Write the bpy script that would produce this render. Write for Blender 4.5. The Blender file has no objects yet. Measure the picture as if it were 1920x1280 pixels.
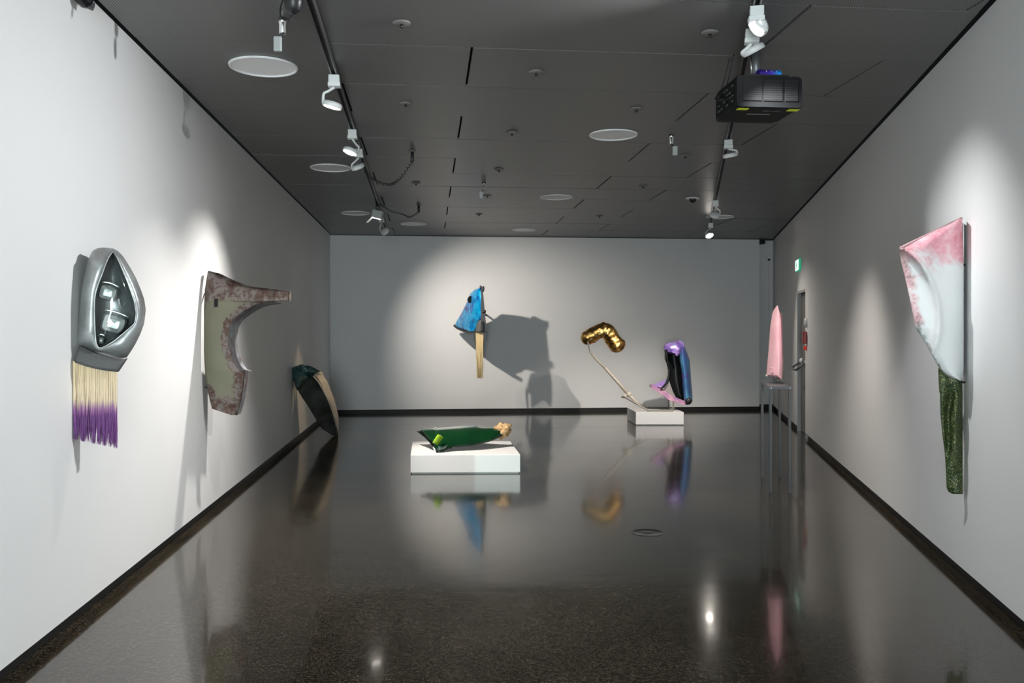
import bpy, bmesh, math, random
from mathutils import Vector, Matrix, noise as mnoise

# ------------------------------------------------------------------ camera, light, exposure
scene = bpy.context.scene
C = scene.collection
F, CX, HY, CAMZ = 1645.0, 960.0, 622.0, 1.5      # focal length and horizon in pixels of a 1920x1280 frame
cam_d = bpy.data.cameras.new('camera')
cam_d.sensor_fit = 'HORIZONTAL'; cam_d.sensor_width = 36.0
cam_d.lens = F / 1920 * 36
cam_d.shift_y = (HY - 640) / 1920
cam_d.clip_start = 0.05; cam_d.clip_end = 100
cam = bpy.data.objects.new('camera', cam_d); C.objects.link(cam)
cam.location = (0, 0, CAMZ); cam.rotation_euler = (math.pi / 2, 0, 0)
scene.camera = cam

world = bpy.data.worlds.new('world'); scene.world = world
world.use_nodes = True
world.node_tree.nodes['Background'].inputs[0].default_value = (0.75, 0.88, 1.0, 1)
world.node_tree.nodes['Background'].inputs[1].default_value = 0.35

vs = scene.view_settings
vs.view_transform = 'Standard'; vs.look = 'None'; vs.gamma = 1.0; vs.use_curve_mapping = False
vs.exposure = 0.16
scene.cycles.use_denoising = True
scene.cycles.max_bounces = 6
scene.cycles.diffuse_bounces = 3
scene.cycles.use_adaptive_sampling = True
scene.cycles.adaptive_threshold = 0.02
scene.cycles.glossy_bounces = 3
scene.cycles.transmission_bounces = 4
scene.cycles.sample_clamp_indirect = 6.0
scene.cycles.caustics_reflective = False
scene.cycles.caustics_refractive = False

# added area light: cool light assumed to enter from behind the photographer, source unseen
al = bpy.data.lights.new('assumed_daylight', 'AREA'); al.shape = 'RECTANGLE'; al.size = 1.7; al.size_y = 2.3
al.energy = 390; al.color = (0.85, 0.96, 1.0)
alo = bpy.data.objects.new('assumed_daylight', al); C.objects.link(alo)
alo.location = (-0.2, -3.25, 1.45); alo.rotation_euler = (math.pi / 2, 0, 0)
# assumed low cool spot, added unseen farther outside; it passes the edge of an added baffle and the lintel and lands on the wide plinth
sl = bpy.data.lights.new('assumed_low_daylight', 'SPOT'); sl.energy = 5200; sl.color = (0.60, 1.0, 0.92); sl.spot_size = math.radians(12); sl.spot_blend = 0.1; sl.shadow_soft_size = 0.02
slo = bpy.data.objects.new('assumed_low_daylight', sl); C.objects.link(slo); slo.location = (0.031, -15, 4.85)
slo.rotation_euler = (Vector((0.15, 9.3, 0.0)) - Vector((0.031, -15, 4.85))).to_track_quat('-Z', 'Y').to_euler()
LAMP = 1.0                                        # master for the track lamps

# ------------------------------------------------------------------ helpers
random.seed(5)
H = 3.28                                          # ceiling height
KL, DL = -0.0948, -1.806                          # left wall:  X = DL + KL*Y
KR, DR = 0.2006, 1.657                            # right wall: X = DR + KR*Y
NV = math.hypot(1, KL)
UX = Vector((1, -KL, 0)) / NV                     # across the room, parallel to the back wall
VX = Vector((KL, 1, 0)) / NV                      # down the room, parallel to the left wall
RV = Vector((KR, 1, 0)).normalized()              # along the right wall
RN = Vector((-1, KR, 0)).normalized()             # into the room from the right wall
LN = Vector((1, -KL, 0)).normalized()             # into the room from the left wall

def Q(px, py, Y):
    return Vector(((px - CX) / F * Y, Y, CAMZ + (HY - py) / F * Y))
def UV(u, v, z=0.0):
    p = UX * u + VX * v
    return Vector((p.x, p.y, z))
def lwall(Y, z=0, off=0):
    return Vector((DL + KL * Y, Y, z)) + LN * off
def rwall(Y, z=0, off=0):
    return Vector((DR + KR * Y, Y, z)) + RN * off

def link(o, parent=None):
    C.objects.link(o)
    if parent is not None: o.parent = parent
    return o
def tag(o, label=None, cat=None, group=None, kind=None):
    if label: o['label'] = label
    if cat: o['category'] = cat
    if group: o['group'] = group
    if kind: o['kind'] = kind
    return o
def thing(name, loc, label, cat, group=None):
    o = bpy.data.objects.new(name, None); o.empty_display_size = 0.1
    C.objects.link(o); o.location = loc
    return tag(o, label, cat, group)
def root_loc(o):
    p = Vector((0, 0, 0))
    while o is not None:
        p += Vector(o.location); o = o.parent
    return p

class MB:
    """collects geometry in world coordinates"""
    def __init__(s): s.v = []; s.f = []; s.uv = {}; s.sm = []
    def add(s, verts, faces, smooth=False, uvs=None):
        b = len(s.v); s.v += [Vector(p) for p in verts]
        for f in faces:
            s.f.append([b + i for i in f]); s.sm.append(smooth)
        if uvs:
            for i, t in enumerate(uvs): s.uv[b + i] = t
        return s
    def prism(s, foot, z0, z1, smooth=False):
        n = len(foot)
        vs_ = [(p[0], p[1], z0) for p in foot] + [(p[0], p[1], z1) for p in foot]
        fs = [list(range(n))[::-1], list(range(n, 2 * n))] + [[i, (i + 1) % n, n + (i + 1) % n, n + i] for i in range(n)]
        return s.add(vs_, fs, smooth)
    def box(s, c, ex, ey, ez):
        c = Vector(c); ex, ey, ez = Vector(ex), Vector(ey), Vector(ez)
        vs_ = [c + a * ex + b * ey + d * ez for d in (-1, 1) for a, b in ((-1, -1), (1, -1), (1, 1), (-1, 1))]
        return s.add(vs_, [[3, 2, 1, 0], [4, 5, 6, 7], [0, 1, 5, 4], [1, 2, 6, 5], [2, 3, 7, 6], [3, 0, 4, 7]])
    def extr(s, poly, d, smooth=False):
        """closed 3D polygon extruded by vector d"""
        d = Vector(d); n = len(poly)
        vs_ = [Vector(p) for p in poly] + [Vector(p) + d for p in poly]
        fs = [list(range(n)), list(range(n, 2 * n))[::-1]] + [[(i + 1) % n, i, n + i, n + (i + 1) % n] for i in range(n)]
        return s.add(vs_, fs, smooth)
    def loft(s, rings, close=True, cap0=True, cap1=True, smooth=True, closed_ring=True):
        n = len(rings[0]); m = len(rings); vs_ = [p for r in rings for p in r]; fs = []
        lim = n if closed_ring else n - 1
        for j in range(m - 1):
            for i in range(lim):
                k = (i + 1) % n
                fs.append([j * n + i, j * n + k, (j + 1) * n + k, (j + 1) * n + i])
        if closed_ring and cap0: fs.append(list(range(n))[::-1])
        if closed_ring and cap1: fs.append([(m - 1) * n + i for i in range(n)])
        uvs = [(i / max(1, n - 1), j / max(1, m - 1)) for j in range(m) for i in range(n)]
        return s.add(vs_, fs, smooth, uvs)
    def tube(s, path, rad, seg=10, cap=True, squash=None, smooth=True):
        path = [Vector(p) for p in path]; n = len(path)
        if not isinstance(rad, (list, tuple)): rad = [rad] * n
        t0 = (path[1] - path[0]).normalized()
        a = Vector((0, 0, 1)) if abs(t0.z) < 0.9 else Vector((1, 0, 0))
        nx = t0.cross(a).normalized(); rings = []
        for i in range(n):
            t = (path[min(i + 1, n - 1)] - path[max(i - 1, 0)]).normalized()
            nx = (nx - t * nx.dot(t)).normalized(); ny = t.cross(nx)
            rings.append([path[i] + (nx * math.cos(2 * math.pi * k / seg) + ny * math.sin(2 * math.pi * k / seg)) * rad[i] for k in range(seg)])
        return s.loft(rings, cap0=cap, cap1=cap, smooth=smooth)
    def lathe(s, c, prof, axis=(0, 0, 1), seg=24, cap0=True, cap1=True, smooth=True):
        c = Vector(c); ax = Vector(axis).normalized()
        a = Vector((1, 0, 0)) if abs(ax.x) < 0.8 else Vector((0, 1, 0))
        e1 = ax.cross(a).normalized(); e2 = ax.cross(e1)
        rings = [[c + ax * h + (e1 * math.cos(2 * math.pi * k / seg) + e2 * math.sin(2 * math.pi * k / seg)) * r for k in range(seg)] for r, h in prof]
        return s.loft(rings, cap0=cap0, cap1=cap1, smooth=smooth)
    def grid(s, pts, nx, ny, thick=None, smooth=True):
        """pts[j][i]; thick = offset vector or per-vertex function giving the back side"""
        front = [pts[j][i] for j in range(ny) for i in range(nx)]
        uvs = [(i / (nx - 1), 1 - j / (ny - 1)) for j in range(ny) for i in range(nx)]
        fs = [[j * nx + i, (j + 1) * nx + i, (j + 1) * nx + i + 1, j * nx + i + 1] for j in range(ny - 1) for i in range(nx - 1)]
        if thick is None: return s.add(front, fs, smooth, uvs)
        th = Vector(thick); N = nx * ny
        back = [p + th for p in front]
        fs2 = [[N + k for k in f[::-1]] for f in fs]
        s.add(front + back, fs + fs2, smooth, uvs + uvs)
        b = len(s.v) - 2 * N
        rim = [i for i in range(nx)] + [j * nx + nx - 1 for j in range(1, ny)] + [(ny - 1) * nx + i for i in range(nx - 2, -1, -1)] + [j * nx for j in range(ny - 2, 0, -1)]
        for k in range(len(rim)):
            a_, c_ = rim[k], rim[(k + 1) % len(rim)]
            s.f.append([b + a_, b + c_, b + N + c_, b + N + a_]); s.sm.append(False)
        return s
    def build(s, name, mat, parent=None, origin=None, bevel=None, fix=True):
        org = root_loc(parent) if parent is not None else Vector(origin) if origin is not None else Vector((0, 0, 0))
        me = bpy.data.meshes.new(name)
        me.from_pydata([tuple(p - org) for p in s.v], [], s.f)
        me.polygons.foreach_set('use_smooth', s.sm)
        if s.uv:
            uvl = me.uv_layers.new(name='uv')
            for l in me.loops: uvl.data[l.index].uv = s.uv.get(l.vertex_index, (0, 0))
        if fix:
            bm = bmesh.new(); bm.from_mesh(me)
            bmesh.ops.recalc_face_normals(bm, faces=bm.faces); bm.to_mesh(me); bm.free()
        me.materials.append(mat); me.update()
        o = bpy.data.objects.new(name, me); link(o, parent)
        if parent is None: o.location = org
        if bevel:
            bv = o.modifiers.new('bevel', 'BEVEL'); bv.width = bevel; bv.segments = 2; bv.limit_method = 'ANGLE'
        return o

def interp(pts, t):
    """piecewise linear lookup; pts = [(key, a, b, ...)] sorted"""
    if t <= pts[0][0]: return pts[0][1:]
    for a, b in zip(pts, pts[1:]):
        if t <= b[0]:
            w = (t - a[0]) / max(1e-9, b[0] - a[0])
            return tuple(x + (y - x) * w for x, y in zip(a[1:], b[1:]))
    return pts[-1][1:]
def smooth_path(pts, n):
    """Catmull-Rom through points (tuples or Vectors)"""
    pts = [Vector(p) for p in pts]; m = len(pts); out = []
    for k in range(n):
        t = k / (n - 1) * (m - 1); i = min(int(t), m - 2); w = t - i
        p0, p1, p2, p3 = pts[max(i - 1, 0)], pts[i], pts[i + 1], pts[min(i + 2, m - 1)]
        out.append(0.5 * ((2 * p1) + (p2 - p0) * w + (2 * p0 - 5 * p1 + 4 * p2 - p3) * w * w + (3 * p1 - p0 - 3 * p2 + p3) * w ** 3))
    return out
def resample(poly, n, closed=True):
    poly = [Vector(p) for p in poly]
    if closed: poly = poly + [poly[0]]
    L = [0]
    for a, b in zip(poly, poly[1:]): L.append(L[-1] + (b - a).length)
    out = []
    for k in range(n):
        d = L[-1] * k / (n if closed else n - 1)
        for i in range(len(poly) - 1):
            if d <= L[i + 1] + 1e-9:
                w = (d - L[i]) / max(1e-9, L[i + 1] - L[i]); out.append(poly[i].lerp(poly[i + 1], w)); break
    return out
def nz(p, s=1.0, seed=0.0):
    return mnoise.noise(Vector(p) * s + Vector((seed, seed * 1.7, -seed)))

# ------------------------------------------------------------------ materials
def mat(name, col=(0.5, 0.5, 0.5), rough=0.5, metal=0.0, **kw):
    m = bpy.data.materials.new(name); m.use_nodes = True
    b = m.node_tree.nodes['Principled BSDF']
    b.inputs['Base Color'].default_value = (*col, 1); b.inputs['Roughness'].default_value = rough
    b.inputs['Metallic'].default_value = metal
    for k, v in kw.items():
        b.inputs[k.replace('_', ' ')].default_value = v
    return m
class NT:
    def __init__(s, m): s.m = m; s.t = m.node_tree; s.b = s.t.nodes['Principled BSDF']
    def n(s, typ, **kw):
        nd = s.t.nodes.new(typ)
        for k, v in kw.items():
            if k.startswith('i_'):
                key = k[2:]
                key = int(key) if key.isdigit() else key.replace('_', ' ')
                nd.inputs[key].default_value = v
            else: setattr(nd, k, v)
        return nd
    def l(s, a, b): s.t.links.new(a, b)
    def coord(s, kind='Object', scale=None, loc=None, rot=None):
        tc = s.n('ShaderNodeTexCoord'); o = tc.outputs[kind]
        if scale or loc or rot:
            mp = s.n('ShaderNodeMapping'); s.l(o, mp.inputs[0])
            if scale: mp.inputs['Scale'].default_value = scale
            if loc: mp.inputs['Location'].default_value = loc
            if rot: mp.inputs['Rotation'].default_value = rot
            o = mp.outputs[0]
        return o
    def noise(s, co, scale, detail=4, rough=0.55, dist=0.0):
        nd = s.n('ShaderNodeTexNoise'); s.l(co, nd.inputs['Vector'])
        nd.inputs['Scale'].default_value = scale; nd.inputs['Detail'].default_value = detail
        nd.inputs['Roughness'].default_value = rough; nd.inputs['Distortion'].default_value = dist
        return nd.outputs['Fac']
    def ramp(s, fac, stops, interp_='LINEAR'):
        r = s.n('ShaderNodeValToRGB'); r.color_ramp.interpolation = interp_; s.l(fac, r.inputs[0])
        el = r.color_ramp.elements
        while len(el) < len(stops): el.new(0.5)
        for e, (p, c) in zip(el, stops):
            e.position = p; e.color = (*c, 1) if len(c) == 3 else c
        return r.outputs[0]
    def math(s, op, a, b=None, clamp=False):
        nd = s.n('ShaderNodeMath', operation=op, use_clamp=clamp)
        for i, x in enumerate((a, b)):
            if x is None: continue
            if isinstance(x, (int, float)): nd.inputs[i].default_value = x
            else: s.l(x, nd.inputs[i])
        return nd.outputs[0]
    def mix(s, fac, a, b):
        nd = s.n('ShaderNodeMix', data_type='RGBA')
        for i, x in ((0, fac), (6, a), (7, b)):
            if isinstance(x, (int, float)): nd.inputs[i].default_value = x
            elif isinstance(x, tuple): nd.inputs[i].default_value = (*x, 1)
            else: s.l(x, nd.inputs[i])
        return nd.outputs[2]
    def sep(s, co):
        nd = s.n('ShaderNodeSeparateXYZ'); s.l(co, nd.inputs[0]); return nd.outputs
    def col(s, o): s.l(o, s.b.inputs['Base Color'])
    def rough(s, o): s.l(o, s.b.inputs['Roughness'])
    def bump(s, h, strength=0.3, dist=0.01):
        nd = s.n('ShaderNodeBump'); nd.inputs['Strength'].default_value = strength; nd.inputs['Distance'].default_value = dist
        s.l(h, nd.inputs['Height']); s.l(nd.outputs[0], s.b.inputs['Normal'])

def g(v): return (v, v, v)
M = {}
# walls
m = M['wall'] = mat('white_wall_paint', (0.80, 0.80, 0.79), 0.62); n = NT(m)
co = n.coord('Object')
n.col(n.ramp(n.noise(co, 1.2, 3), [(0.3, (0.785, 0.785, 0.775)), (0.7, (0.81, 0.81, 0.80))])); n.bump(n.noise(co, 90, 2), 0.05, 0.002)
M['kick'] = mat('black_base', (0.007, 0.0065, 0.006), 0.6)
m = M['plinth'] = mat('plinth_white', (0.74, 0.74, 0.73), 0.45); n = NT(m); n.bump(n.noise(n.coord(), 60, 2), 0.04, 0.002)
# floor: polished dark aggregate concrete
m = M['floor'] = mat('polished_concrete', (0.03, 0.027, 0.024), 0.12); n = NT(m)
co = n.coord('Object')
vor = n.n('ShaderNodeTexVoronoi', i_Scale=185.0); n.l(co, vor.inputs['Vector'])
fleck = n.ramp(n.sep(vor.outputs['Color'])[0], [(0.0, (0.004, 0.003, 0.002)), (0.35, (0.012, 0.009, 0.006)), (0.7, (0.042, 0.032, 0.020)), (1.0, (0.115, 0.090, 0.060))])
big = n.ramp(n.noise(co, 0.55, 5, 0.6), [(0.3, g(0.60)), (0.7, g(1.25))])
mx = n.n('ShaderNodeMix', data_type='RGBA', blend_type='MULTIPLY'); mx.inputs[0].default_value = 1
n.l(fleck, mx.inputs[6]); n.l(big, mx.inputs[7]); n.col(mx.outputs[2])
n.rough(n.ramp(n.noise(co, 1.1, 4), [(0.3, g(0.10)), (0.75, g(0.17))]))
n.bump(n.noise(co, 3.0, 2), 0.08, 0.010)
n.b.inputs['IOR'].default_value = 1.5
n.b.inputs['Specular IOR Level'].default_value = 0.42; n.b.inputs['Coat Weight'].default_value = 0.3; n.b.inputs['Coat Roughness'].default_value = 0.05; n.b.inputs['Coat IOR'].default_value = 1.5
# ceiling: expanded-metal panels
m = M['ceil'] = mat('mesh_panel', (0.12, 0.12, 0.12), 0.5, 0.0); n = NT(m)
tc = n.coord('Object', rot=(0, 0, math.atan(KL)))
x, y, z = n.sep(tc)
wx, wy = 2 * math.pi / 0.0145, 2 * math.pi / 0.022
sa = n.math('SINE', n.math('ADD', n.math('MULTIPLY', x, wx), n.math('MULTIPLY', y, wy)))
sb = n.math('SINE', n.math('SUBTRACT', n.math('MULTIPLY', x, wx), n.math('MULTIPLY', y, wy)))
hole = n.math('ADD', n.math('ADD', n.math('MULTIPLY', sa, 0.36), n.math('MULTIPLY', sb, 0.14)), 0.5)
n.col(n.ramp(hole, [(0.25, (0.05, 0.05, 0.05)), (0.72, (0.225, 0.222, 0.216))]))
n.b.inputs['Roughness'].default_value = 0.38
M['plenum'] = mat('black_void', g(0.006), 0.9)
M['track'] = mat('track_grey', g(0.16), 0.35, 0.6)
M['trackslot'] = mat('track_slot_black', g(0.01), 0.6)
M['white'] = mat('white_enamel', (0.78, 0.80, 0.79), 0.35)
M['greyp'] = mat('grey_plastic', (0.42, 0.45, 0.44), 0.4)
M['chrome'] = mat('chrome', (0.75, 0.77, 0.76), 0.12, 1.0)
M['black'] = mat('black_plastic', (0.012, 0.013, 0.014), 0.4)
M['pblack'] = mat('projector_black', (0.004, 0.0045, 0.005), 0.6, 0.0, Specular_IOR_Level=0.25)
M['black_gloss'] = mat('black_gloss', (0.008, 0.009, 0.010), 0.15)
M['disc'] = mat('ceiling_disc', g(0.88), 0.45)
M['cap'] = mat('cap_grey', (0.19, 0.18, 0.17), 0.5)
M['steel'] = mat('grey_steel', (0.16, 0.17, 0.175), 0.42, 0.5)
M['door'] = mat('door_grey', (0.135, 0.13, 0.122), 0.45)
M['jamb'] = mat('door_jamb', (0.42, 0.42, 0.41), 0.5)
M['red'] = mat('red_enamel', (0.35, 0.02, 0.015), 0.35)
M['redlamp'] = mat('red_lamp', (0.8, 0.05, 0.04), 0.3, Emission_Color=(1, 0.08, 0.05, 1), Emission_Strength=0.15)
M['glass'] = mat('clear_lens', (0.96, 0.98, 0.97), 0.03, 0.0, Transmission_Weight=1.0, IOR=1.2)
gm = M['glass']; gn = gm.node_tree; out_ = gn.nodes['Material Output']
tr_ = gn.nodes.new('ShaderNodeBsdfTransparent'); tr_.inputs[0].default_value = (0.93, 0.96, 0.95, 1)
gs_ = gn.nodes.new('ShaderNodeBsdfGlossy'); gs_.inputs['Roughness'].default_value = 0.04
fr_ = gn.nodes.new('ShaderNodeFresnel'); fr_.inputs[0].default_value = 1.5
mx_ = gn.nodes.new('ShaderNodeMixShader'); gn.links.new(fr_.outputs[0], mx_.inputs[0]); gn.links.new(tr_.outputs[0], mx_.inputs[1]); gn.links.new(gs_.outputs[0], mx_.inputs[2])
gn.links.new(mx_.outputs[0], out_.inputs['Surface'])
def emis(name, col, s):
    m_ = mat(name, (0.9, 0.9, 0.9), 0.4)
    b_ = m_.node_tree.nodes['Principled BSDF']
    b_.inputs['Emission Color'].default_value = (*col, 1); b_.inputs['Emission Strength'].default_value = s
    return m_

# ------------------------------------------------------------------ room shell
Y0, YB = -3.0, 17.6
def wallbox(mb, a, b, out, z0, z1):
    a, b, out = Vector(a), Vector(b), Vector(out)
    mb.prism([a, b, b + out, a + out], z0, z1)
KICK = 0.072
# floor with a saw-cut joint in front of the back wall
fo = MB()
JV = 13.62
A, B_, Cc, D_ = UV(-2.6, Y0 - 1), UV(7, Y0 - 1), UV(7, YB + 1), UV(-2.6, YB + 1)
fo.prism([A, B_, UV(7, JV), UV(-2.6, JV)], -0.2, 0)
fo.prism([UV(-2.6, JV + 0.009), UV(7, JV + 0.009), Cc, D_], -0.2, 0)
fo.prism([UV(-2.6, JV), UV(7, JV), UV(7, JV + 0.009), UV(-2.6, JV + 0.009)], -0.2, -0.006)
tag(fo.build('floor', M['floor']), kind='structure')

BL = lwall(16.05); BLv = BL.dot(VX); BR = Vector((4.74, 16.82, 0))     # back wall panel ends
BR = UV(BR.dot(UX), BLv)
wl = MB(); wallbox(wl, lwall(Y0), lwall(16.4), -LN * 0.2, KICK, H)
tag(wl.build('wall_left', M['wall']), kind='structure')
bl = MB(); wallbox(bl, lwall(Y0, 0, -0.04), lwall(16.4, 0, -0.04), -LN * 0.1, 0, KICK)
tag(bl.build('baseboard_left', M['kick']), kind='structure')
wb = MB(); wallbox(wb, BL, BR, VX * 0.10, KICK, H - 0.012)
tag(wb.build('wall_back', M['wall']), kind='structure')
bb = MB(); wallbox(bb, BL + VX * 0.03, BR + VX * 0.03, VX * 0.05, 0, KICK)
tag(bb.build('baseboard_back', M['kick']), kind='structure')
# recess beside the back wall panel
wr = MB(); ra = BL + VX * 0.26; rb = UV(6.9, BLv + 0.26); wallbox(wr, ra, rb, VX * 0.15, 0.09, H)
tag(wr.build('wall_recess', M['wall']), kind='structure')
br = MB(); wallbox(br, BR + VX * 0.255, UV(6.9, BLv + 0.255), VX * 0.1, 0, 0.09)
tag(br.build('baseboard_recess', M['kick']), kind='structure')
tr = MB(); wallbox(tr, BR + UX * 0.002 + VX * 0.02, BR + UX * 0.125 + VX * 0.02, VX * 0.2, H - 0.085, H - 0.001)
tag(tr.build('trim_1', M['kick']), kind='structure')
# right wall with a door opening
DN, DF, DT = 12.39, 13.36, 2.11
wr = MB()
RO = -RN * 0.2
wallbox(wr, rwall(Y0), rwall(DN), RO, KICK, H)
wallbox(wr, rwall(DF), rwall(YB), RO, KICK, H)
wallbox(wr, rwall(DN), rwall(DF), RO, DT, H)
tag(wr.build('wall_right', M['wall']), kind='structure')
for i, (a, b) in enumerate(((Y0, DN), (DF, YB))):
    br = MB(); wallbox(br, rwall(a, 0, -0.04), rwall(b, 0, -0.04), RO * 0.5, 0, KICK)
    tag(br.build('baseboard_right', M['kick']), kind='structure')
dj = MB()
for a, b in ((DF - 0.045, DF - 0.001), (DN + 0.001, DN + 0.03)):
    wallbox(dj, rwall(a, 0, -0.004), rwall(b, 0, -0.004), RO * 0.9, 0, DT - 0.001)
wallbox(dj, rwall(DN + 0.03, 0, -0.004), rwall(DF - 0.045, 0, -0.004), RO * 0.9, DT - 0.035, DT - 0.001)
door = MB(); wallbox(door, rwall(DN + 0.032, 0, -0.06), rwall(DF - 0.047, 0, -0.06), RO * 0.25, 0.006, DT - 0.037)
do = tag(door.build('door_1', M['door'], origin=rwall((DN + DF) / 2, 0)), kind='structure')
dj.build('door_frame', M['jamb'], do)
# bent bar handle with its backplate
hy = DN + 0.78
for hy_, s_ in ((DF - 0.22, 1), ):
    pl = MB(); pl.lathe(rwall(hy_, 1.06, -0.058), [(0.05, 0), (0.05, 0.02), (0.03, 0.045)], axis=RN, seg=16)
    hp = pl.build('handle_plate', M['white'], do)
    hb_ = MB()
    p0 = rwall(hy_, 1.06, -0.03); p1 = rwall(hy_ + 0.03, 0.955, 0.10); p2 = rwall(hy_ - 0.55, 0.955, 0.10); p3 = rwall(hy_ - 0.58, 1.06, -0.03)
    hb_.tube([p0, p1], 0.016, 8); hb_.tube([p1, p2], 0.018, 8); hb_.tube([p2, p3], 0.016, 8)
    hb_.build('handle_bar', M['steel'], do)
    pl = MB(); pl.lathe(rwall(hy_ - 0.58, 1.06, -0.058), [(0.05, 0), (0.05, 0.02), (0.03, 0.045)], axis=RN, seg=16)
    pl.build('handle_plate', M['white'], do)
# assumed rear wall and framed opening, added unseen behind the photographer for the light
rw = MB()
for a, b, z0, z1 in ((-1.9, -1.1, 0, H), (0.7, 1.5, 0, H), (-1.1, 0.7, 2.65, H), (-1.1, 0.7, 0, 0.25)):
    rw.prism([(a, -3.15, 0), (b, -3.15, 0), (b, -3.0, 0), (a, -3.0, 0)], z0, z1)
tag(rw.build('wall_rear_assumed', M['wall']), kind='structure')
ow = MB(); ow.prism([(-3, -5.1, 0), (-0.146, -5.1, 0), (-0.146, -5.0, 0), (-3, -5.0, 0)], 0, 5)  # added unseen slab outside; its edge trims the assumed low light on the wide plinth
tag(ow.build('light_baffle', M['wall']), kind='structure')
wf = MB()
for x_ in (-1.1, -0.22, 0.66): wf.prism([(x_, -3.12, 0), (x_ + 0.04, -3.12, 0), (x_ + 0.04, -3.06, 0), (x_, -3.06, 0)], 0.25, 2.65)
for z_ in (0.25, 2.61): wf.prism([(-1.06, -3.12, 0), (0.66, -3.12, 0), (0.66, -3.06, 0), (-1.06, -3.06, 0)], z_, z_ + 0.04)
tag(wf.build('window_assumed_1', M['steel']), kind='structure')  # frame of that assumed, unseen opening

# ceiling: black void above, mesh panels in staggered rows hung below it
ce = MB(); ce.prism([UV(-2.6, Y0 - 1), UV(7, Y0 - 1), UV(7, YB + 1), UV(-2.6, YB + 1)], H + 0.12, H + 0.2)
for a, b, o_ in ((UV(-2.6, Y0 - 1), UV(7, Y0 - 1), VX * 0.1), (UV(6.9, Y0 - 1), UV(6.9, YB + 1), UX * 0.1), (UV(-2.6, YB + 1), UV(7, YB + 1), -VX * 0.1), (UV(-2.6, Y0 - 1), UV(-2.6, YB + 1), UX * 0.1)):
    wallbox(ce, a, b, o_, H + 0.001, H + 0.12)
ceil = tag(ce.build('ceiling', M['plenum'], origin=(0, 0, H)), kind='structure')
def clip(poly, a, b):
    """keep the left side of a->b"""
    out = []
    def side(p): return (b.x - a.x) * (p.y - a.y) - (b.y - a.y) * (p.x - a.x)
    for i in range(len(poly)):
        p, q = poly[i], poly[(i + 1) % len(poly)]; sp_, sq = side(p), side(q)
        if sp_ >= 0: out.append(p)
        if sp_ * sq < 0: out.append(p.lerp(q, sp_ / (sp_ - sq)))
    return out
ins = 0.03
bounds = [(rwall(Y0, 0, 0.035), rwall(YB, 0, 0.035)), (UV(7, BLv - ins), UV(-3, BLv - ins)), (lwall(YB, 0, ins), lwall(Y0, 0, ins)), (Vector((-3, Y0 + .02, 0)), Vector((3, Y0 + .02, 0)))]
ROWD, PL = 0.88, 2.70
for r in range(-9, 14):
    v0 = 4.62 + r * ROWD
    off = -0.62 if r % 2 == 0 else 0.27
    for k in range(-2, 4):
        u0 = off + k * PL
        poly = [UV(u0 + 0.008, v0 + 0.004), UV(u0 + PL - 0.008, v0 + 0.004), UV(u0 + PL - 0.008, v0 + ROWD - 0.004), UV(u0 + 0.008, v0 + ROWD - 0.004)]
        for a, b in bounds:
            if poly: poly = clip(poly, a, b)
        if len(poly) < 3: continue
        dz = random.uniform(0, 0.004)
        MB().prism(poly, H + dz, H + 0.02 + dz).build('ceiling_panel', M['ceil'], ceil)

# ------------------------------------------------------------------ lighting tracks and lamps
TZ = 3.235                                        # underside of the track
def ltrack(Y): return Vector((-0.58 - 0.105 * Y, Y, 0))
def rtrack(Y): return Vector((0.37 + 0.20 * Y, Y, 0))
def track(fn, ya, yb, label):
    a, b = fn(ya), fn(yb); d = (b - a).normalized(); s = Vector((d.y, -d.x, 0)); L = (b - a).length / 2
    t = thing('light_track', (a.x, a.y, TZ), label, 'track', 'lighting tracks under the ceiling')
    mid = (a + b) / 2
    mb = MB()
    for q in (-1, 1): mb.box(mid + s * q * 0.017 + Vector((0, 0, TZ + 0.02)), s * 0.004, d * L, (0, 0, 0.02))
    mb.build('channel', M['track'], t)
    MB().box(mid + Vector((0, 0, TZ + 0.03)), s * 0.0128, d * L, (0, 0, 0.009)).build('slot', M['trackslot'], t)
    k = ya + 0.6
    while k < yb:
        p = fn(k); MB().box(p + Vector((0, 0, (TZ + 0.039 + H) / 2)), s * 0.014, d * 0.03, (0, 0, (H - TZ - 0.037) / 2)).build('hanger', M['track'], t); k += 1.7
track(ltrack, 2.0, 15.0, 'grey lighting track above the left side of the room')
track(rtrack, 2.0, 15.6, 'grey lighting track running past the projector on the right')

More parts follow.
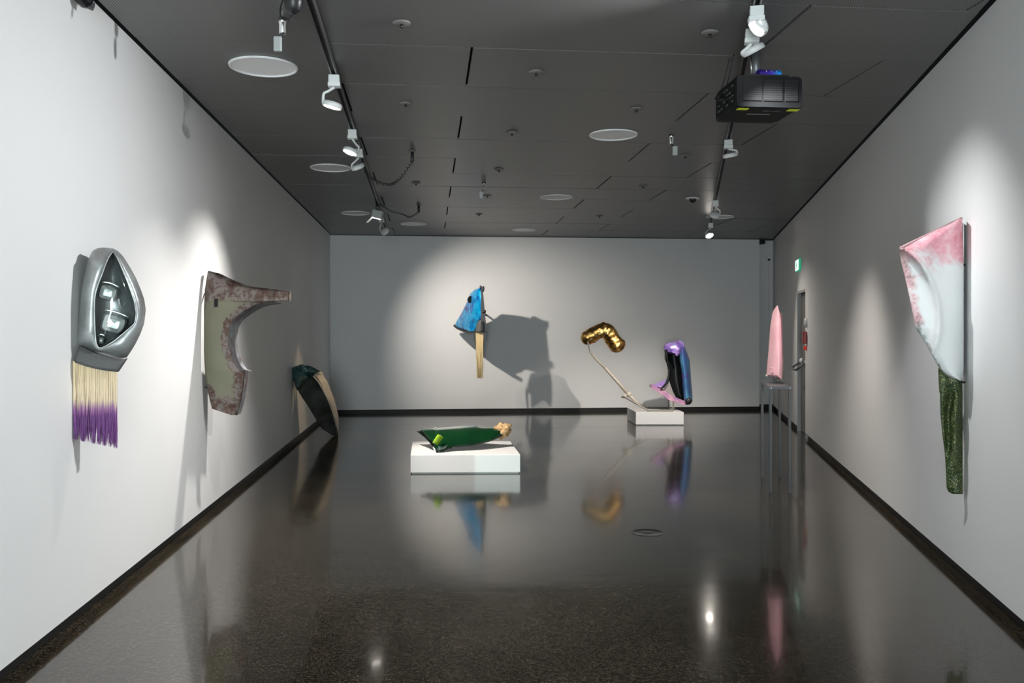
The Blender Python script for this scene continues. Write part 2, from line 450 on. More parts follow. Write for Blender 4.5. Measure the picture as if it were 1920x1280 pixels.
EM = {}
def lens_mat(strength, col):
    key = (strength, col)
    if key not in EM: EM[key] = emis('lamp_lens', col, strength)
    return EM[key]
def track_lamp(fn, Y, head, target, power, col, cone, glow, label, blend=0.6, side=1, rad=0.066):
    p = fn(Y); head = Vector(head); aim = (Vector(target) - head).normalized()
    d = (fn(Y + 1) - p).normalized(); s = Vector((d.y, -d.x, 0))
    t = thing('track_lamp', (p.x, p.y, TZ), label, 'spotlight', 'round track lamps')
    mb = MB(); mb.box((p.x, p.y, TZ - 0.026), s * 0.036, d * 0.042, (0, 0, 0.025)); mb.box((p.x, p.y, TZ - 0.063), s * 0.041, d * 0.034, (0, 0, 0.013))
    mb.build('adapter', M['white'], t, bevel=0.003)
    out = s * side; out = (out - aim * out.dot(aim)).normalized()
    rim = head + out * (rad - 0.004)
    start = Vector((p.x, p.y, TZ - 0.077))
    ctl = (start + rim) / 2 + out * 0.035
    MB().tube(smooth_path([start, start.lerp(ctl, 0.6) + Vector((0, 0, 0.0)), ctl, rim], 12), 0.0095, 8).build('arm', M['white'], t)
    mb = MB(); mb.lathe(head, [(rad * 0.35, -0.024), (rad * 0.9, -0.02), (rad, -0.008), (rad, 0.012), (rad - 0.006, 0.014), (rad - 0.008, 0.006)], axis=aim, seg=32, cap1=False)
    hd = mb.build('head', M['white'], t)
    MB().lathe(head + aim * 0.0062, [(rad - 0.008, 0), (rad - 0.02, 0.002), (0.004, 0.003)], axis=aim, seg=32).build('lens', lens_mat(glow, col), t)
    if power:
        ld = bpy.data.lights.new('lamp_light', 'SPOT'); ld.energy = power * LAMP; ld.color = col
        ld.spot_size = math.radians(cone); ld.spot_blend = blend; ld.shadow_soft_size = 0.03
        lo = bpy.data.objects.new('lamp_light', ld); link(lo, t)
        lo.location = head + aim * 0.05 - Vector(t.location)
        lo.rotation_euler = aim.to_track_quat('-Z', 'Y').to_euler()
    return t
LNEU = (1.0, 0.955, 0.91); NEU = (1.0, 0.915, 0.83); WARM = (1.0, 0.72, 0.42); COOL = (0.96, 0.98, 1.0)
# left track
track_lamp(ltrack, 5.95, Q(623, 198, 5.95), (-1.95, 6.0, 0.0), 120, LNEU, 95, 14, 'white track lamp with glowing underside, nearest on the left track', side=-1, blend=1)
track_lamp(ltrack, 7.55, Q(657, 284, 7.5), (-2.42, 6.9, -0.2), 260, LNEU, 96, 40, 'blazing round track lamp left of centre, facing the viewer', side=1, blend=1)
track_lamp(ltrack, 8.35, Q(671, 313, 8.35), (-0.45, 9.7, 0.3), 640, NEU, 38, 14, 'white track lamp tilted away just behind the blazing left one', side=-1, blend=0.7)
track_lamp(ltrack, 13.3, Q(722, 434, 13.2), (-0.45, 15.6, 1.5), 410, NEU, 76, 14, 'farthest lamp on the left track, turned to the back wall', side=-1, blend=1)
# right track
track_lamp(rtrack, 4.7, Q(1421, 47, 4.75), (-2.15, 4.1, 0.5), 400, COOL, 116, 40, 'large bright round lamp at the top right, facing the viewer', side=1, blend=1)
track_lamp(rtrack, 5.05, Q(1413, 94, 5.1), (2.72, 5.5, 0.6), 130, COOL, 96, 14, 'white lamp seen edge on just above the projector', side=-1, blend=1)
track_lamp(rtrack, 7.95, Q(1369, 292, 7.95), (2.5, 8.3, 0.5), 200, NEU, 88, 14, 'white track lamp with lit underside behind the projector', side=1, blend=1)
track_lamp(rtrack, 11.6, Q(1340, 403, 11.6), (2.45, 14.2, 0.3), 560, NEU, 62, 12, 'white track lamp turned away to the gold sculpture', side=1, blend=1)
track_lamp(rtrack, 14.0, Q(1330, 441, 13.9), (3.6, 12.3, 0.6), 150, NEU, 90, 40, 'small blazing lamp at the far end of the right track', side=-1, blend=1)
# square flood lamp with a barn door on the left track
p = ltrack(12.15)
t = thing('flood_lamp', (p.x, p.y, TZ), 'square flood lamp with open flap on the left track', 'spotlight')
hc = Q(708, 402, 12.1)
MB().box((p.x, p.y, TZ - 0.03), (0.03, 0, 0), (0, 0.05, 0), (0, 0, 0.028)).build('adapter', M['black'], t, bevel=0.004)
MB().tube([(p.x, p.y, TZ - 0.055), hc + Vector((0, 0, 0.07))], 0.012, 8).build('arm', M['black'], t)
mb = MB(); aim = (Vector((-2.5, 12.25, 0.6)) - hc).normalized(); e1 = aim.cross(Vector((0, 1, 0))).normalized(); e2 = aim.cross(e1)
mb.box(hc, e1 * 0.07, e2 * 0.07, aim * 0.055); mb.build('housing', M['greyp'], t, bevel=0.006)
MB().box(hc + aim * 0.058, e1 * 0.058, e2 * 0.058, aim * 0.002).build('lens', lens_mat(14, NEU), t)
for s_ in (-1, 1):
    MB().box(hc + aim * 0.10 + e1 * s_ * 0.09, (e1 * s_ + aim * 1.6).normalized() * 0.05, e2 * 0.065, (e1 * s_ - aim * 0.6).normalized() * 0.002).build('flap', M['greyp'], t)
ld = bpy.data.lights.new('lamp_light', 'SPOT'); ld.energy = 120; ld.color = WARM; ld.spot_size = math.radians(40); ld.spot_blend = 1.0; ld.shadow_soft_size = 0.03
lo = bpy.data.objects.new('lamp_light', ld); link(lo, t); lo.location = hc + aim * 0.09 - Vector(t.location)
lo.rotation_euler = aim.to_track_quat('-Z', 'Y').to_euler()

# ------------------------------------------------------------------ ceiling fittings
def cz(px, py): return Q(px, py, (H - CAMZ) * F / (HY - py))      # a point on the ceiling plane
def round_light(px, py, r, label):
    c = cz(px, py); c.z = H
    t = thing('ceiling_disc', c, label, 'ceiling light', 'large round ceiling discs')
    MB().lathe(c, [(r - 0.012, 0.0), (r - 0.012, -0.012), (r, -0.012), (r + 0.004, 0.0)], seg=48, cap0=False, cap1=False).build('rim', M['disc'], t)
    MB().lathe(c, [(r - 0.0125, -0.003), (0.01, -0.003)], seg=48, cap0=False).build('diffuser', M['disc'], t)
for px, py, r, lb in ((494, 124, 0.222, 'large pale round ceiling disc at upper left, the nearest one'),
                      (1150, 252, 0.216, 'large pale round ceiling disc right of centre, left of the projector'),
                      (620, 314, 0.216, 'large round ceiling disc left of the blazing left track lamp'),
                      (1043, 369, 0.215, 'round ceiling disc near the middle, second row from the back'),
                      (667, 399, 0.215, 'dim round ceiling disc left of the square flood lamp'),
                      (983, 430, 0.21, 'flattest round ceiling disc right above the back wall'),
                      (1350, 406, 0.21, 'shiny round ceiling disc beside the right track far back'),
                      (775, 419, 0.21, 'dim round ceiling disc beside the farthest left lamp')):
    round_light(px, py, r, lb)
def small_cap(px, py, label, dome=False, r=0.052):
    c = cz(px, py); c.z = H
    t = thing('sprinkler', c, label, 'sprinkler', 'small round ceiling sprinklers')
    MB().lathe(c, [(r, 0.0), (r, -0.006), (r * 0.8, -0.012), (0.006, -0.013)], seg=24).build('plate', M['cap'], t)
    MB().lathe(c, [(0.010, -0.012), (0.010, -0.03), (0.004, -0.034)], seg=10).build('nozzle', M['black'], t)
for px, py, lb in ((753, 42, 'small round ceiling sprinkler at top, left of centre'),
                   (1331, 60, 'small round ceiling sprinkler left of the top right lamp'),
                   (1005, 134, 'small round ceiling sprinkler right of the wide black slot'),
                   (761, 193, 'small round ceiling sprinkler right of the nearest left lamp'),
                   (1193, 203, 'small round ceiling sprinkler above the disc left of the projector'),
                   (960, 248, 'small round ceiling sprinkler in the middle, left of a large disc'),
                   (936, 317, 'small round ceiling sprinkler above the hanging jack box in the middle'),
                   (780, 342, 'small round ceiling sprinkler below the near coiled cable'),
                   (1285, 291, 'small round ceiling sprinkler right under the right jack box'),
                   (1206, 348, 'small round ceiling sprinkler right of the middle disc'),
                   (914, 366, 'small round ceiling sprinkler beside the middle jack box'),
                   (898, 401, 'small round ceiling sprinkler below the middle jack box'),
                   (1124, 404, 'small round ceiling sprinkler far back right of the middle')):
    small_cap(px, py, lb)
# dome camera
c = cz(1299, 371); c.z = H
t = thing('dome_camera', c, 'black dome camera on a pale round plate by the right track', 'camera')
MB().lathe(c, [(0.095, 0), (0.095, -0.012), (0.06, -0.016)], seg=28).build('plate', M['disc'], t)
MB().lathe(c, [(0.048, -0.014), (0.046, -0.035), (0.034, -0.055), (0.012, -0.066), (0.002, -0.067)], seg=20).build('dome', M['black_gloss'], t)
# hanging jack boxes: chrome stem and pale box
for px, py, dx, lb in ((530, 34, -0.025, 'chrome stem with hanging pale box at the upper left'),
                       (907, 342, -0.03, 'chrome stem with hanging pale box in the ceiling middle'),
                       (1259, 252, 0.03, 'chrome stem with hanging pale box left of the projector track')):
    c = cz(px, py); c.z = H
    t = thing('jack_box', c, lb, 'jack box', 'jack boxes hanging from the ceiling')
    MB().lathe(c, [(0.024, 0), (0.024, -0.028), (0.021, -0.03), (0.021, -0.085), (0.015, -0.092)], seg=18).build('stem', M['chrome'], t)
    b0 = c + Vector((dx, -0.01, -0.15))
    MB().tube([c + Vector((0, 0, -0.088)), c + Vector((dx * 0.6, -0.005, -0.105)), b0 + Vector((0, 0, 0.035))], 0.006, 8).build('cord', M['black'], t)
    mb = MB(); mb.box(b0, (0.022, 0, 0), (0, 0.014, 0), (0, 0, 0.042)); mb.build('box', M['greyp'], t, bevel=0.006)
# coiled cables
def coil(path, r, turns, seg=7):
    path = smooth_path(path, 60); out = []; n_ = turns * 12
    for k in range(n_ + 1):
        tt = k / n_ * (len(path) - 1); i = min(int(tt), len(path) - 2); q = path[i].lerp(path[i + 1], tt - i)
        d = (path[i + 1] - path[i]).normalized(); a = Vector((0, 1, 0)); a = (a - d * a.dot(d)).normalized(); b = d.cross(a)
        th = k / 12 * 2 * math.pi
        out.append(q + (a * math.cos(th) + b * math.sin(th)) * r)
    return out
for (px, py), mid, end, lb in (((773, 283), (728, 346, 8.9), (684, 321, 8.6), 'black coiled cable sagging from ceiling to the left track lamps'),
                               ((785, 384), (756, 402, 12.3), (714, 383, 12.2), 'farther black coiled cable hanging by the square flood lamp')):
    c = cz(px, py); c.z = H
    t = thing('coiled_cable', c, lb, 'cable', 'coiled cables under the ceiling')
    MB().lathe(c, [(0.04, 0), (0.04, -0.006), (0.01, -0.008)], seg=20).build('plate', M['cap'], t)
    pe = c + Vector((0, 0, -0.10))
    MB().lathe(c, [(0.016, -0.006), (0.018, -0.10), (0.012, -0.105)], seg=12).build('plug', M['black'], t)
    pm = Q(*mid); e = Q(*end)
    MB().tube(coil([pe, pe.lerp(pm, 0.55) + Vector((0, 0, -0.05)), pm, pm.lerp(e, 0.6) + Vector((0, 0, -0.03)), e], 0.011, 26), 0.0038, 5).build('coil', M['black_gloss'], t)
    MB().tube([e, Vector((ltrack(e.y).x, e.y, TZ + 0.01))], 0.005, 6).build('lead', M['black'], t)
# black feed box with cord loop at the near end of the left track
c = Vector((ltrack(4.55).x - 0.075, 4.55, TZ - 0.02))
t = thing('track_feed', c, 'black feed plug with cord loop on the left track at top', 'plug')
mb = MB(); mb.lathe(c + Vector((0, 0, 0.055)), [(0.045, 0), (0.05, -0.05), (0.042, -0.10), (0.012, -0.125)], seg=16); mb.build('plug', M['black'], t)
MB().tube(smooth_path([c + Vector((0, 0, -0.065)), c + Vector((-0.02, -0.02, -0.11)), c + Vector((-0.06, -0.02, -0.09)), c + Vector((-0.065, 0, -0.02)), c + Vector((-0.03, 0, 0.06))], 24), 0.004, 6).build('cord', M['black'], t)

# projector hung from the ceiling
Yp = 5.3; D = 0.42
p0 = Q(1380, 200, Yp); W_ = 130 / F * Yp; hgt = 60 / F * Yp
ex, ey = UX, VX
base = p0 + ex * W_ / 2 + ey * D / 2
t = thing('projector', base, 'black projector hung from the ceiling with yellow stickers underneath', 'projector')
mb = MB()
prof = []
r_ = 0.025
for cx_, cz_, a0 in ((W_ / 2 - r_, r_, -90), (W_ / 2 - r_, hgt - r_, 0), (-W_ / 2 + r_, hgt - r_, 90), (-W_ / 2 + r_, r_, 180)):
    for k in range(5):
        a = math.radians(a0 + k * 22.5); prof.append((cx_ + r_ * math.cos(a), cz_ + r_ * math.sin(a)))
fr = p0 + ex * W_ / 2
rings = []
for dd, sc in ((0.0, 0.97), (0.012, 1.0), (D * 0.82, 1.0), (D, 0.93)):
    rings.append([fr + ex * x_ * sc + ey * dd + Vector((0, 0, (z_ - hgt / 2) * sc + hgt / 2)) for x_, z_ in prof])
mb.loft(rings, smooth=False); mb.build('body', M['pblack'], t)
for x0, x1 in ((-0.40, -0.12), (-0.09, 0.19), (0.23, 0.42)):
    v = MB()
    xa, xb = x0 * W_, x1 * W_
    v.box(fr + ex * (xa + xb) / 2 - ey * 0.002 + Vector((0, 0, hgt * 0.54)), ex * (xb - xa) / 2, ey * 0.004, (0, 0, hgt * 0.33))
    vo = v.build('vent', M['plenum'], t)
    v = MB()
    for k in range(9): v.box(fr + ex * (xa + xb) / 2 - ey * 0.0055 + Vector((0, 0, hgt * (0.25 + 0.07 * k))), ex * (xb - xa) / 2.1, ey * 0.0012, (0, 0, 0.0014))
    v.build('vent_slat', M['pblack'], vo)
ys = mat('yellow_sticker', (0.80, 0.90, 0.03), 0.5)
for xx in (-0.36, 0.40):
    MB().box(fr + ex * xx * W_ + ey * 0.05 + Vector((0, 0, -0.0006)), ex * 0.034, ey * 0.022, (0, 0, 0.0006)).build('warning_sticker', ys, t)
gt = mat('printed_grey', g(0.30), 0.6)
mb = MB()
for k in range(14): mb.box(fr + ex * (-0.075 + k * 0.0105) + ey * 0.165 + Vector((0, 0, -0.0005)), ex * 0.0042, ey * 0.006, (0, 0, 0.0005))
mb.build('printed_label', gt, t)
mb = MB()
for k in range(12): mb.box(fr + ex * (-0.005 + k * 0.0085 + (0.008 if k > 4 else 0)) + ey * 0.085 + Vector((0, 0, -0.0005)), ex * 0.003, ey * 0.004, (0, 0, 0.0005))
mb.build('printed_label', mat('printed_dim', g(0.12), 0.6), t)
# connector side
lf = p0 + Vector((0, 0, 0))
cgm = mat('connector_grey', g(0.10), 0.35, 0.6)
for j in range(4):
    for k in range(6):
        if (j * 7 + k * 3) % 5 < 3:
            MB().box(lf - ex * 0.002 + ey * (0.06 + 0.05 * k) + Vector((0, 0, hgt * (0.25 + 0.16 * j))), ex * 0.004, ey * 0.014, (0, 0, 0.006)).build('connector', cgm, t)
for k in range(2):
    a = lf + ey * (0.12 + 0.08 * k) + Vector((0, 0, hgt * (0.45 + 0.1 * k)))
    MB().tube(smooth_path([a, a - ex * 0.025 + Vector((0, 0, -0.015)), a - ex * 0.03 + ey * 0.1 + Vector((0, 0, 0.02)), a + ex * 0.05 + ey * 0.2 + Vector((0, 0, 0.12)), a + ex * 0.10 + ey * 0.2 + Vector((0, 0, H - a.z))], 24), 0.0035, 6).build('cable', M['black'], t)
top = fr + ey * D * 0.45 + Vector((0, 0, hgt))
mb = MB(); mb.box(top + Vector((0, 0, 0.008)), ex * W_ * 0.32, ey * D * 0.38, (0, 0, 0.008)); mb.build('mount_plate', M['black'], t)
px_ = rtrack(top.y).x + 0.06
MB().tube([Vector((px_, top.y, top.z + 0.016)), Vector((px_, top.y, H))], 0.028, 16).build('mount_pole', M['steel'], t)
MB().tube([top + Vector((-0.03, 0.02, 0.016)), Vector((top.x - 0.05, top.y, H))], 0.004, 6).build('safety_wire', M['chrome'], t)
# blue packet resting on the projector
m = mat('blue_foil', (0.02, 0.01, 0.25), 0.3); n = NT(m)
x, y, z = n.sep(n.coord('Object'))
n.col(n.ramp(n.math('ADD', n.math('MULTIPLY', x, 7.0), n.noise(n.coord(), 14, 3)), [(0.2, (0.03, 0.006, 0.22)), (0.75, (0.05, 0.03, 0.45)), (1.0, (0.01, 0.25, 0.7))]))
pc = fr + ex * 0.03 + ey * 0.10 + Vector((0, 0, hgt + 0.018))
pk = MB(); rings = []
for k in range(9):
    u = -0.068 + 0.017 * k
    rings.append([pc + ex * u + ey * yy + Vector((0, 0, zz + (0.002 * math.sin(k * 1.9) if zz > 0.01 else 0))) for yy, zz in ((-0.04, 0), (0.04, 0), (0.045, 0.02), (0.02, 0.042), (-0.02, 0.042), (-0.045, 0.02))])
pk.loft(rings, smooth=False)
po = tag(pk.build('foil_packet', m, origin=pc), 'shiny blue and purple packet lying on the projector', 'packet')
mb = MB()
for cx_ in (-0.012, 0.026):
    mb.tube([pc + ex * (cx_ + 0.014 * math.cos(a)) - ey * 0.0375 + Vector((0, 0, 0.030 + 0.010 * math.sin(a))) for a in [math.pi * (1 + k / 8) for k in range(9)]], 0.0022, 5)
mb.build('printed_mark', M['white'], po)

# black clip camera at the top of the left wall
c = lwall(4.42, 3.2, 0.0)
t = thing('wall_bracket', c, 'black clamp fitting at the top of the left wall', 'bracket')
mb = MB(); mb.box(c + LN * 0.035 + Vector((0, 0, 0.045)), LN * 0.034, VX * 0.06, (0, 0, 0.032)); mb.build('mount', M['black'], t, bevel=0.008)
MB().lathe(c + LN * 0.05 + VX * 0.02 + Vector((0, 0, -0.005)), [(0.035, -0.04), (0.04, -0.03), (0.04, 0.03), (0.03, 0.045)], axis=(0.5, 0.7, -0.6), seg=18).build('barrel', M['black_gloss'], t)
mb = MB(); mb.box(c + LN * 0.075 + VX * 0.045 + Vector((0, 0, -0.035)), (0.02, 0.012, -0.006), (-0.012, 0.02, 0), (0.003, 0, 0.014)); mb.build('clip', M['black'], t, bevel=0.003)

# exit sign on the right wall above the door
ec = rwall(13.05, 2.49, 0)
t = thing('exit_sign', ec - Vector((0, 0, 0.085)), 'lit green and white exit sign above the grey door', 'sign')
gb = emis('sign_green', (0.02, 0.55, 0.30), 0.35); NT(gb).b.inputs['Base Color'].default_value = (0.02, 0.3, 0.17, 1)
mb = MB(); mb.box(ec + RN * 0.018, RN * 0.017, RV * 0.21, (0, 0, 0.088)); mb.build('case', gb, t, bevel=0.003)
MB().box(ec + RN * 0.036, RN * 0.001, RV * 0.195, (0, 0, 0.076)).build('lit_face', emis('sign_white', (0.72, 1.0, 0.92), 1.3), t)
mb = MB()
fp = lambda a, b: ec + RN * 0.0375 + RV * (-a) + Vector((0, 0, b))
def bar(a, b, w=0.004): mb.tube([fp(*a), fp(*b)], w, 6)
bar((0.03, 0.025), (0.02, -0.01), 0.006); bar((0.02, -0.01), (0.045, -0.035)); bar((0.02, -0.01), (-0.01, -0.03)); bar((0.03, 0.02), (0.05, 0.0)); bar((0.03, 0.02), (0.005, 0.01))
mb.lathe(fp(0.038, 0.042), [(0.01, 0), (0.01, 0.002)], axis=RN, seg=12)
bar((-0.05, -0.05), (-0.05, 0.05), 0.005); bar((-0.05, 0.05), (-0.10, 0.05), 0.005)
mb.build('running_figure', gb, t)
# fire alarm: bell, red call box, red indicator lamp
ac = rwall(12.26, 1.42, 0)
t = thing('fire_alarm', ac, 'red fire alarm box with red lamp and pale bell beside the door', 'fire alarm')
mb = MB(); mb.box(ac + RN * 0.026, RN * 0.025, RV * 0.06, (0, 0, 0.085)); mb.build('call_box', M['red'], t, bevel=0.01)
MB().lathe(ac + Vector((0, 0, -0.145)) , [(0.034, 0.001), (0.034, 0.015), (0.026, 0.032), (0.008, 0.042)], axis=RN, seg=18).build('indicator', M['redlamp'], t)
MB().lathe(ac + Vector((0, 0, 0.21)), [(0.07, 0.001), (0.07, 0.015), (0.05, 0.03), (0.012, 0.036)], axis=RN, seg=22).build('bell', M['white'], t)
# sensor with conduit in the recess
sc = UV(6.59, BLv + 0.26, 0); sc.z = 1.5 + (HY - 482) / F * 17
t = thing('wall_sensor', sc, 'small grey box camera high in the far right recess', 'sensor')
mb = MB(); mb.box(sc - VX * 0.03, UX * 0.05, VX * 0.029, (0, 0, 0.055)); mb.build('case', M['wall'], t, bevel=0.006)
MB().lathe(sc - VX * 0.058 + Vector((-0.015, 0, -0.045)), [(0.022, 0), (0.02, 0.02), (0.008, 0.03)], axis=-VX, seg=14).build('lens', M['black'], t)
MB().box(Vector((sc.x + 0.01, sc.y, (sc.z - 0.06 + 0.095) / 2)) - VX * 0.009, UX * 0.009, VX * 0.008, (0, 0, (sc.z - 0.155) / 2)).build('conduit', M['wall'], t)
# floor outlet lid
fc = Vector(((1214 - CX) / F * 6.56, 6.56, 0))
t = thing('floor_outlet', fc, 'round metal outlet lid set in the dark floor', 'floor outlet')
fm = mat('worn_lid', (0.035, 0.031, 0.027), 0.22)
MB().lathe(fc, [(0.125, 0.0), (0.121, 0.0025), (0.114, 0.0025), (0.110, 0.001), (0.05, 0.001)], seg=48, cap0=False).build('lid', fm, t)
MB().lathe(fc, [(0.045, 0.0008), (0.040, 0.0022), (0.02, 0.003), (0.003, 0.003)], seg=28).build('cover', fm, t)

# ------------------------------------------------------------------ plinths
def plinth(corners, h, label):
    c = sum((Vector((a[0], a[1], 0)) for a in corners), Vector()) / 4
    mb = MB(); mb.prism(corners, 0.012, h)
    ins_ = [(c.x + (a[0] - c.x) * 0.975, c.y + (a[1] - c.y) * 0.975) for a in corners]
    t = thing('plinth', c, label, 'plinth', 'low white plinths')
    mb.build('box', M['plinth'], t, bevel=0.004)
    MB().prism(ins_, 0, 0.0125).build('recessed_foot', M['jamb'], t)
a = Vector((-1.072, 9.27, 0)); b = a + UX * 1.165; dd = VX * 1.15
b.y = 9.30; 
plinth([a, b, b + dd, a + dd], 0.2, 'wide low white plinth under the green sculpture')
plinth([(1.99, 14.1), (2.76, 14.1), (2.74, 14.98), (1.965, 14.98)], 0.212, 'small white plinth under the gold and purple sculpture')

def keep_l(mb, off=0.006):
    for q in mb.v: q.x = max(q.x, DL + KL * q.y + off)
    return mb
def keep_r(mb, off=0.006):
    for q in mb.v: q.x = min(q.x, DR + KR * q.y - off)
    return mb
def rows_shell(rows, nx, ny, depth, thick):
    """rows: (y, xl, xr) outline of a panel as seen; depth(s, t) gives its own distance"""
    y0, y1 = rows[0][0], rows[-1][0]; pts = []
    ys_ = sorted(set([y0 + (y1 - y0) * k / (ny - 1) for k in range(ny)] + [r[0] for r in rows]))
    for yy in ys_:
        xl, xr = interp(rows, yy); t_ = (yy - y0) / (y1 - y0)
        pts.append([Q(xl + (xr - xl) * i / (nx - 1), yy, depth(i / (nx - 1), t_)) for i in range(nx)])
    mb = MB(); mb.grid(pts, nx, len(ys_), thick)
    # true t in the uv
    N = nx * len(ys_)
    for j, yy in enumerate(ys_):
        for i in range(nx):
            for b_ in (0, N): mb.uv[b_ + j * nx + i] = (i / (nx - 1), 1 - (yy - y0) / (y1 - y0))
    return mb

def hair(p0, p1, length, nstr, colm, name, parent, thick=0.02, wid=0.0016, ragged=0.25, taper=0.0, lean=Vector((0, 0, 0))):
    """strands hanging from the line p0-p1"""
    mb = MB(); p0, p1 = Vector(p0), Vector(p1); ax = (p1 - p0).normalized(); back = Vector((ax.y, -ax.x, 0)).normalized()
    mid = (p0 + p1) / 2
    for k in range(nstr):
        w_ = random.random(); q = p0.lerp(p1, w_) + back * random.uniform(-thick, thick)
        L = length * (1 - ragged * random.random() ** 1.6)
        clump = 0.012 * math.sin(w_ * 37 + 2 * math.sin(w_ * 11)); ph = random.uniform(0, 6)
        end_pull = (mid - q) * taper; end_pull.z = 0
        pts = []
        for j in range(7):
            f = j / 6
            pts.append(q + Vector((0, 0, -L * f)) + ax * (clump * f * f + 0.003 * math.sin(ph + f * 5) * f) + end_pull * f ** 1.5 + lean * f * f + back * 0.004 * math.sin(ph * 2 + f * 4) * f)
        rr = [wid * (1 - 0.85 * (j / 6) ** 2.5) for j in range(7)]
        mb.tube(pts, rr, 4, cap=False)
    return tag(mb.build(name, colm, parent, fix=False), kind='stuff')

# ------------------------------------------------------------------ headlight with dyed hair, left wall
m = M['silver'] = mat('brushed_silver', (0.42, 0.43, 0.43), 0.34, 0.55); n = NT(m); co = n.coord('Object')
n.col(n.ramp(n.noise(co, 5, 4, 0.6, 0.4), [(0.32, (0.24, 0.235, 0.23)), (0.5, (0.36, 0.38, 0.375)), (0.68, (0.47, 0.50, 0.495))]))
n.rough(n.ramp(n.noise(co, 11, 4), [(0.3, g(0.28)), (0.7, g(0.5))])); n.bump(n.noise(co, 22, 4), 0.25, 0.006)
M['collar'] = mat('grey_felt', (0.075, 0.077, 0.077), 0.6)
M['housing'] = mat('dark_housing', (0.035, 0.042, 0.045), 0.28, 0.3)
M['bowl'] = mat('lamp_bowl', (0.20, 0.225, 0.225), 0.3, 0.4)
M['reflector'] = mat('reflector', (0.62, 0.67, 0.66), 0.10, 0.6, Coat_Weight=1.0)
m = M['hairpurple'] = mat('dyed_hair', (0.7, 0.6, 0.4), 0.45); n = NT(m)
x, y, z = n.sep(n.coord('Object'))
strand = n.noise(n.coord('Object', scale=(160, 160, 3)), 1.0, 2)
f_ = n.math('ADD', n.math('MULTIPLY', z, -2.35), n.math('MULTIPLY', n.math('SUBTRACT', strand, 0.5), 0.22))
n.col(n.ramp(f_, [(0.0, (0.72, 0.58, 0.36)), (0.42, (0.74, 0.60, 0.42)), (0.52, (0.36, 0.16, 0.34)), (0.60, (0.165, 0.045, 0.21)), (0.9, (0.19, 0.055, 0.24)), (1.0, (0.30, 0.14, 0.34))]))
YH = 4.47
def hq(px, py, dy=0.0):
    # the lamp swings out from the wall: its outer edge stands a little farther back
    return Q(px, py, YH + 0.0009 * (px - 150) + dy)
root = thing('headlight_sculpture', lwall(4.55, 1.0), 'silver headlight with blond and purple hair on the left wall', 'sculpture')
outer = [(194, 463.7), (212, 465.5), (226, 473.4), (235, 487), (245, 502.7), (255.5, 522), (264.6, 543.8), (270.5, 561), (273.4, 580), (270.5, 606), (263, 626), (254.8, 643.4), (246, 658), (237, 671), (217.7, 673.7), (197, 667.5), (176.7, 660), (160, 652), (144.4, 645.4), (146.5, 612), (149, 577), (152, 550), (156, 526), (162, 500), (169, 475.4), (177, 465.6)]
inner = [(209, 471), (214, 471), (222, 487), (230, 506), (238, 525), (245, 544), (252, 565), (255.5, 587), (253, 606), (242, 616), (229, 627), (213.8, 639.5), (198, 649), (187.4, 654), (183, 651), (180.6, 645.4), (178.5, 626), (177.6, 606), (177.0, 582), (177.6, 559.4), (180, 545), (184.5, 532), (192, 513), (200, 491)]
NO = 72
# match rings by angle round a common centre
def by_angle(poly, n_, c=(212, 575)):
    fine = resample([(a, b, 0) for a, b in poly], 720); out = []
    ang = [(math.atan2(p_.y - c[1], p_.x - c[0]), p_) for p_ in fine]
    for k in range(n_):
        a = -math.pi + 2 * math.pi * k / n_
        out.append(min(ang, key=lambda q: abs((q[0] - a + math.pi) % (2 * math.pi) - math.pi))[1])
    return out
O2, I2 = by_angle(outer, NO), by_angle(inner, NO)
r_out = [hq(p_.x, p_.y, 0.05) for p_ in O2]
r_edge = [hq(p_.x + (212 - p_.x) * 0.03, p_.y + (575 - p_.y) * 0.02, 0.02) for p_ in O2]
r_mid = [hq(*(O2[k].lerp(I2[k], 0.5)).xy, -0.025) for k in range(NO)]
r_in = [hq(p_.x, p_.y, -0.045) for p_ in I2]
r_in2 = [hq(p_.x, p_.y, -0.03) for p_ in I2]
r_back = [hq(190 + (p_.x - 190) * 0.82, 572 + (p_.y - 572) * 0.9, 0.15) for p_ in O2]
r_back2 = [hq(170 + (p_.x - 190) * 0.5, 572 + (p_.y - 572) * 0.75, 0.22) for p_ in O2]
wallp = []
for p_ in r_back2:                                   # keep the back shell just off the wall
    lim = DL + KL * p_.y + 0.012
    wallp.append(Vector((max(p_.x, lim), p_.y, p_.z)))
MB().loft([r_in2, r_in, r_mid, r_edge, r_out], cap0=False, cap1=False).build('bezel', M['silver'], root)
bs = MB(); bs.loft([r_out, [Vector((max(q.x, DL + KL * q.y + 0.012), q.y, q.z)) for q in r_back], wallp], cap0=False); bs.build('back_shell', M['housing'], root)
MB().tube(r_in + r_in[:1], 0.0045, 6, cap=False).build('rim', M['silver'], root)
bowl = []
for k_, (sc_, dp) in enumerate(((1.0, -0.028), (0.97, 0.03), (0.8, 0.075), (0.5, 0.10), (0.05, 0.105))):
    bowl.append([hq(212 + (p_.x - 212) * sc_, 575 + (p_.y - 575) * sc_, dp) for p_ in I2])
MB().loft(bowl, cap0=False).build('bowl', M['bowl'], root)
gl = []
for sc_, dp in ((0.985, -0.036), (0.9, -0.052), (0.7, -0.066), (0.35, -0.074), (0.03, -0.076)):
    gl.append([hq(212 + (p_.x - 212) * sc_, 575 + (p_.y - 575) * sc_, dp) for p_ in I2])
MB().loft(gl, cap0=False).build('cover_lens', M['glass'], root)
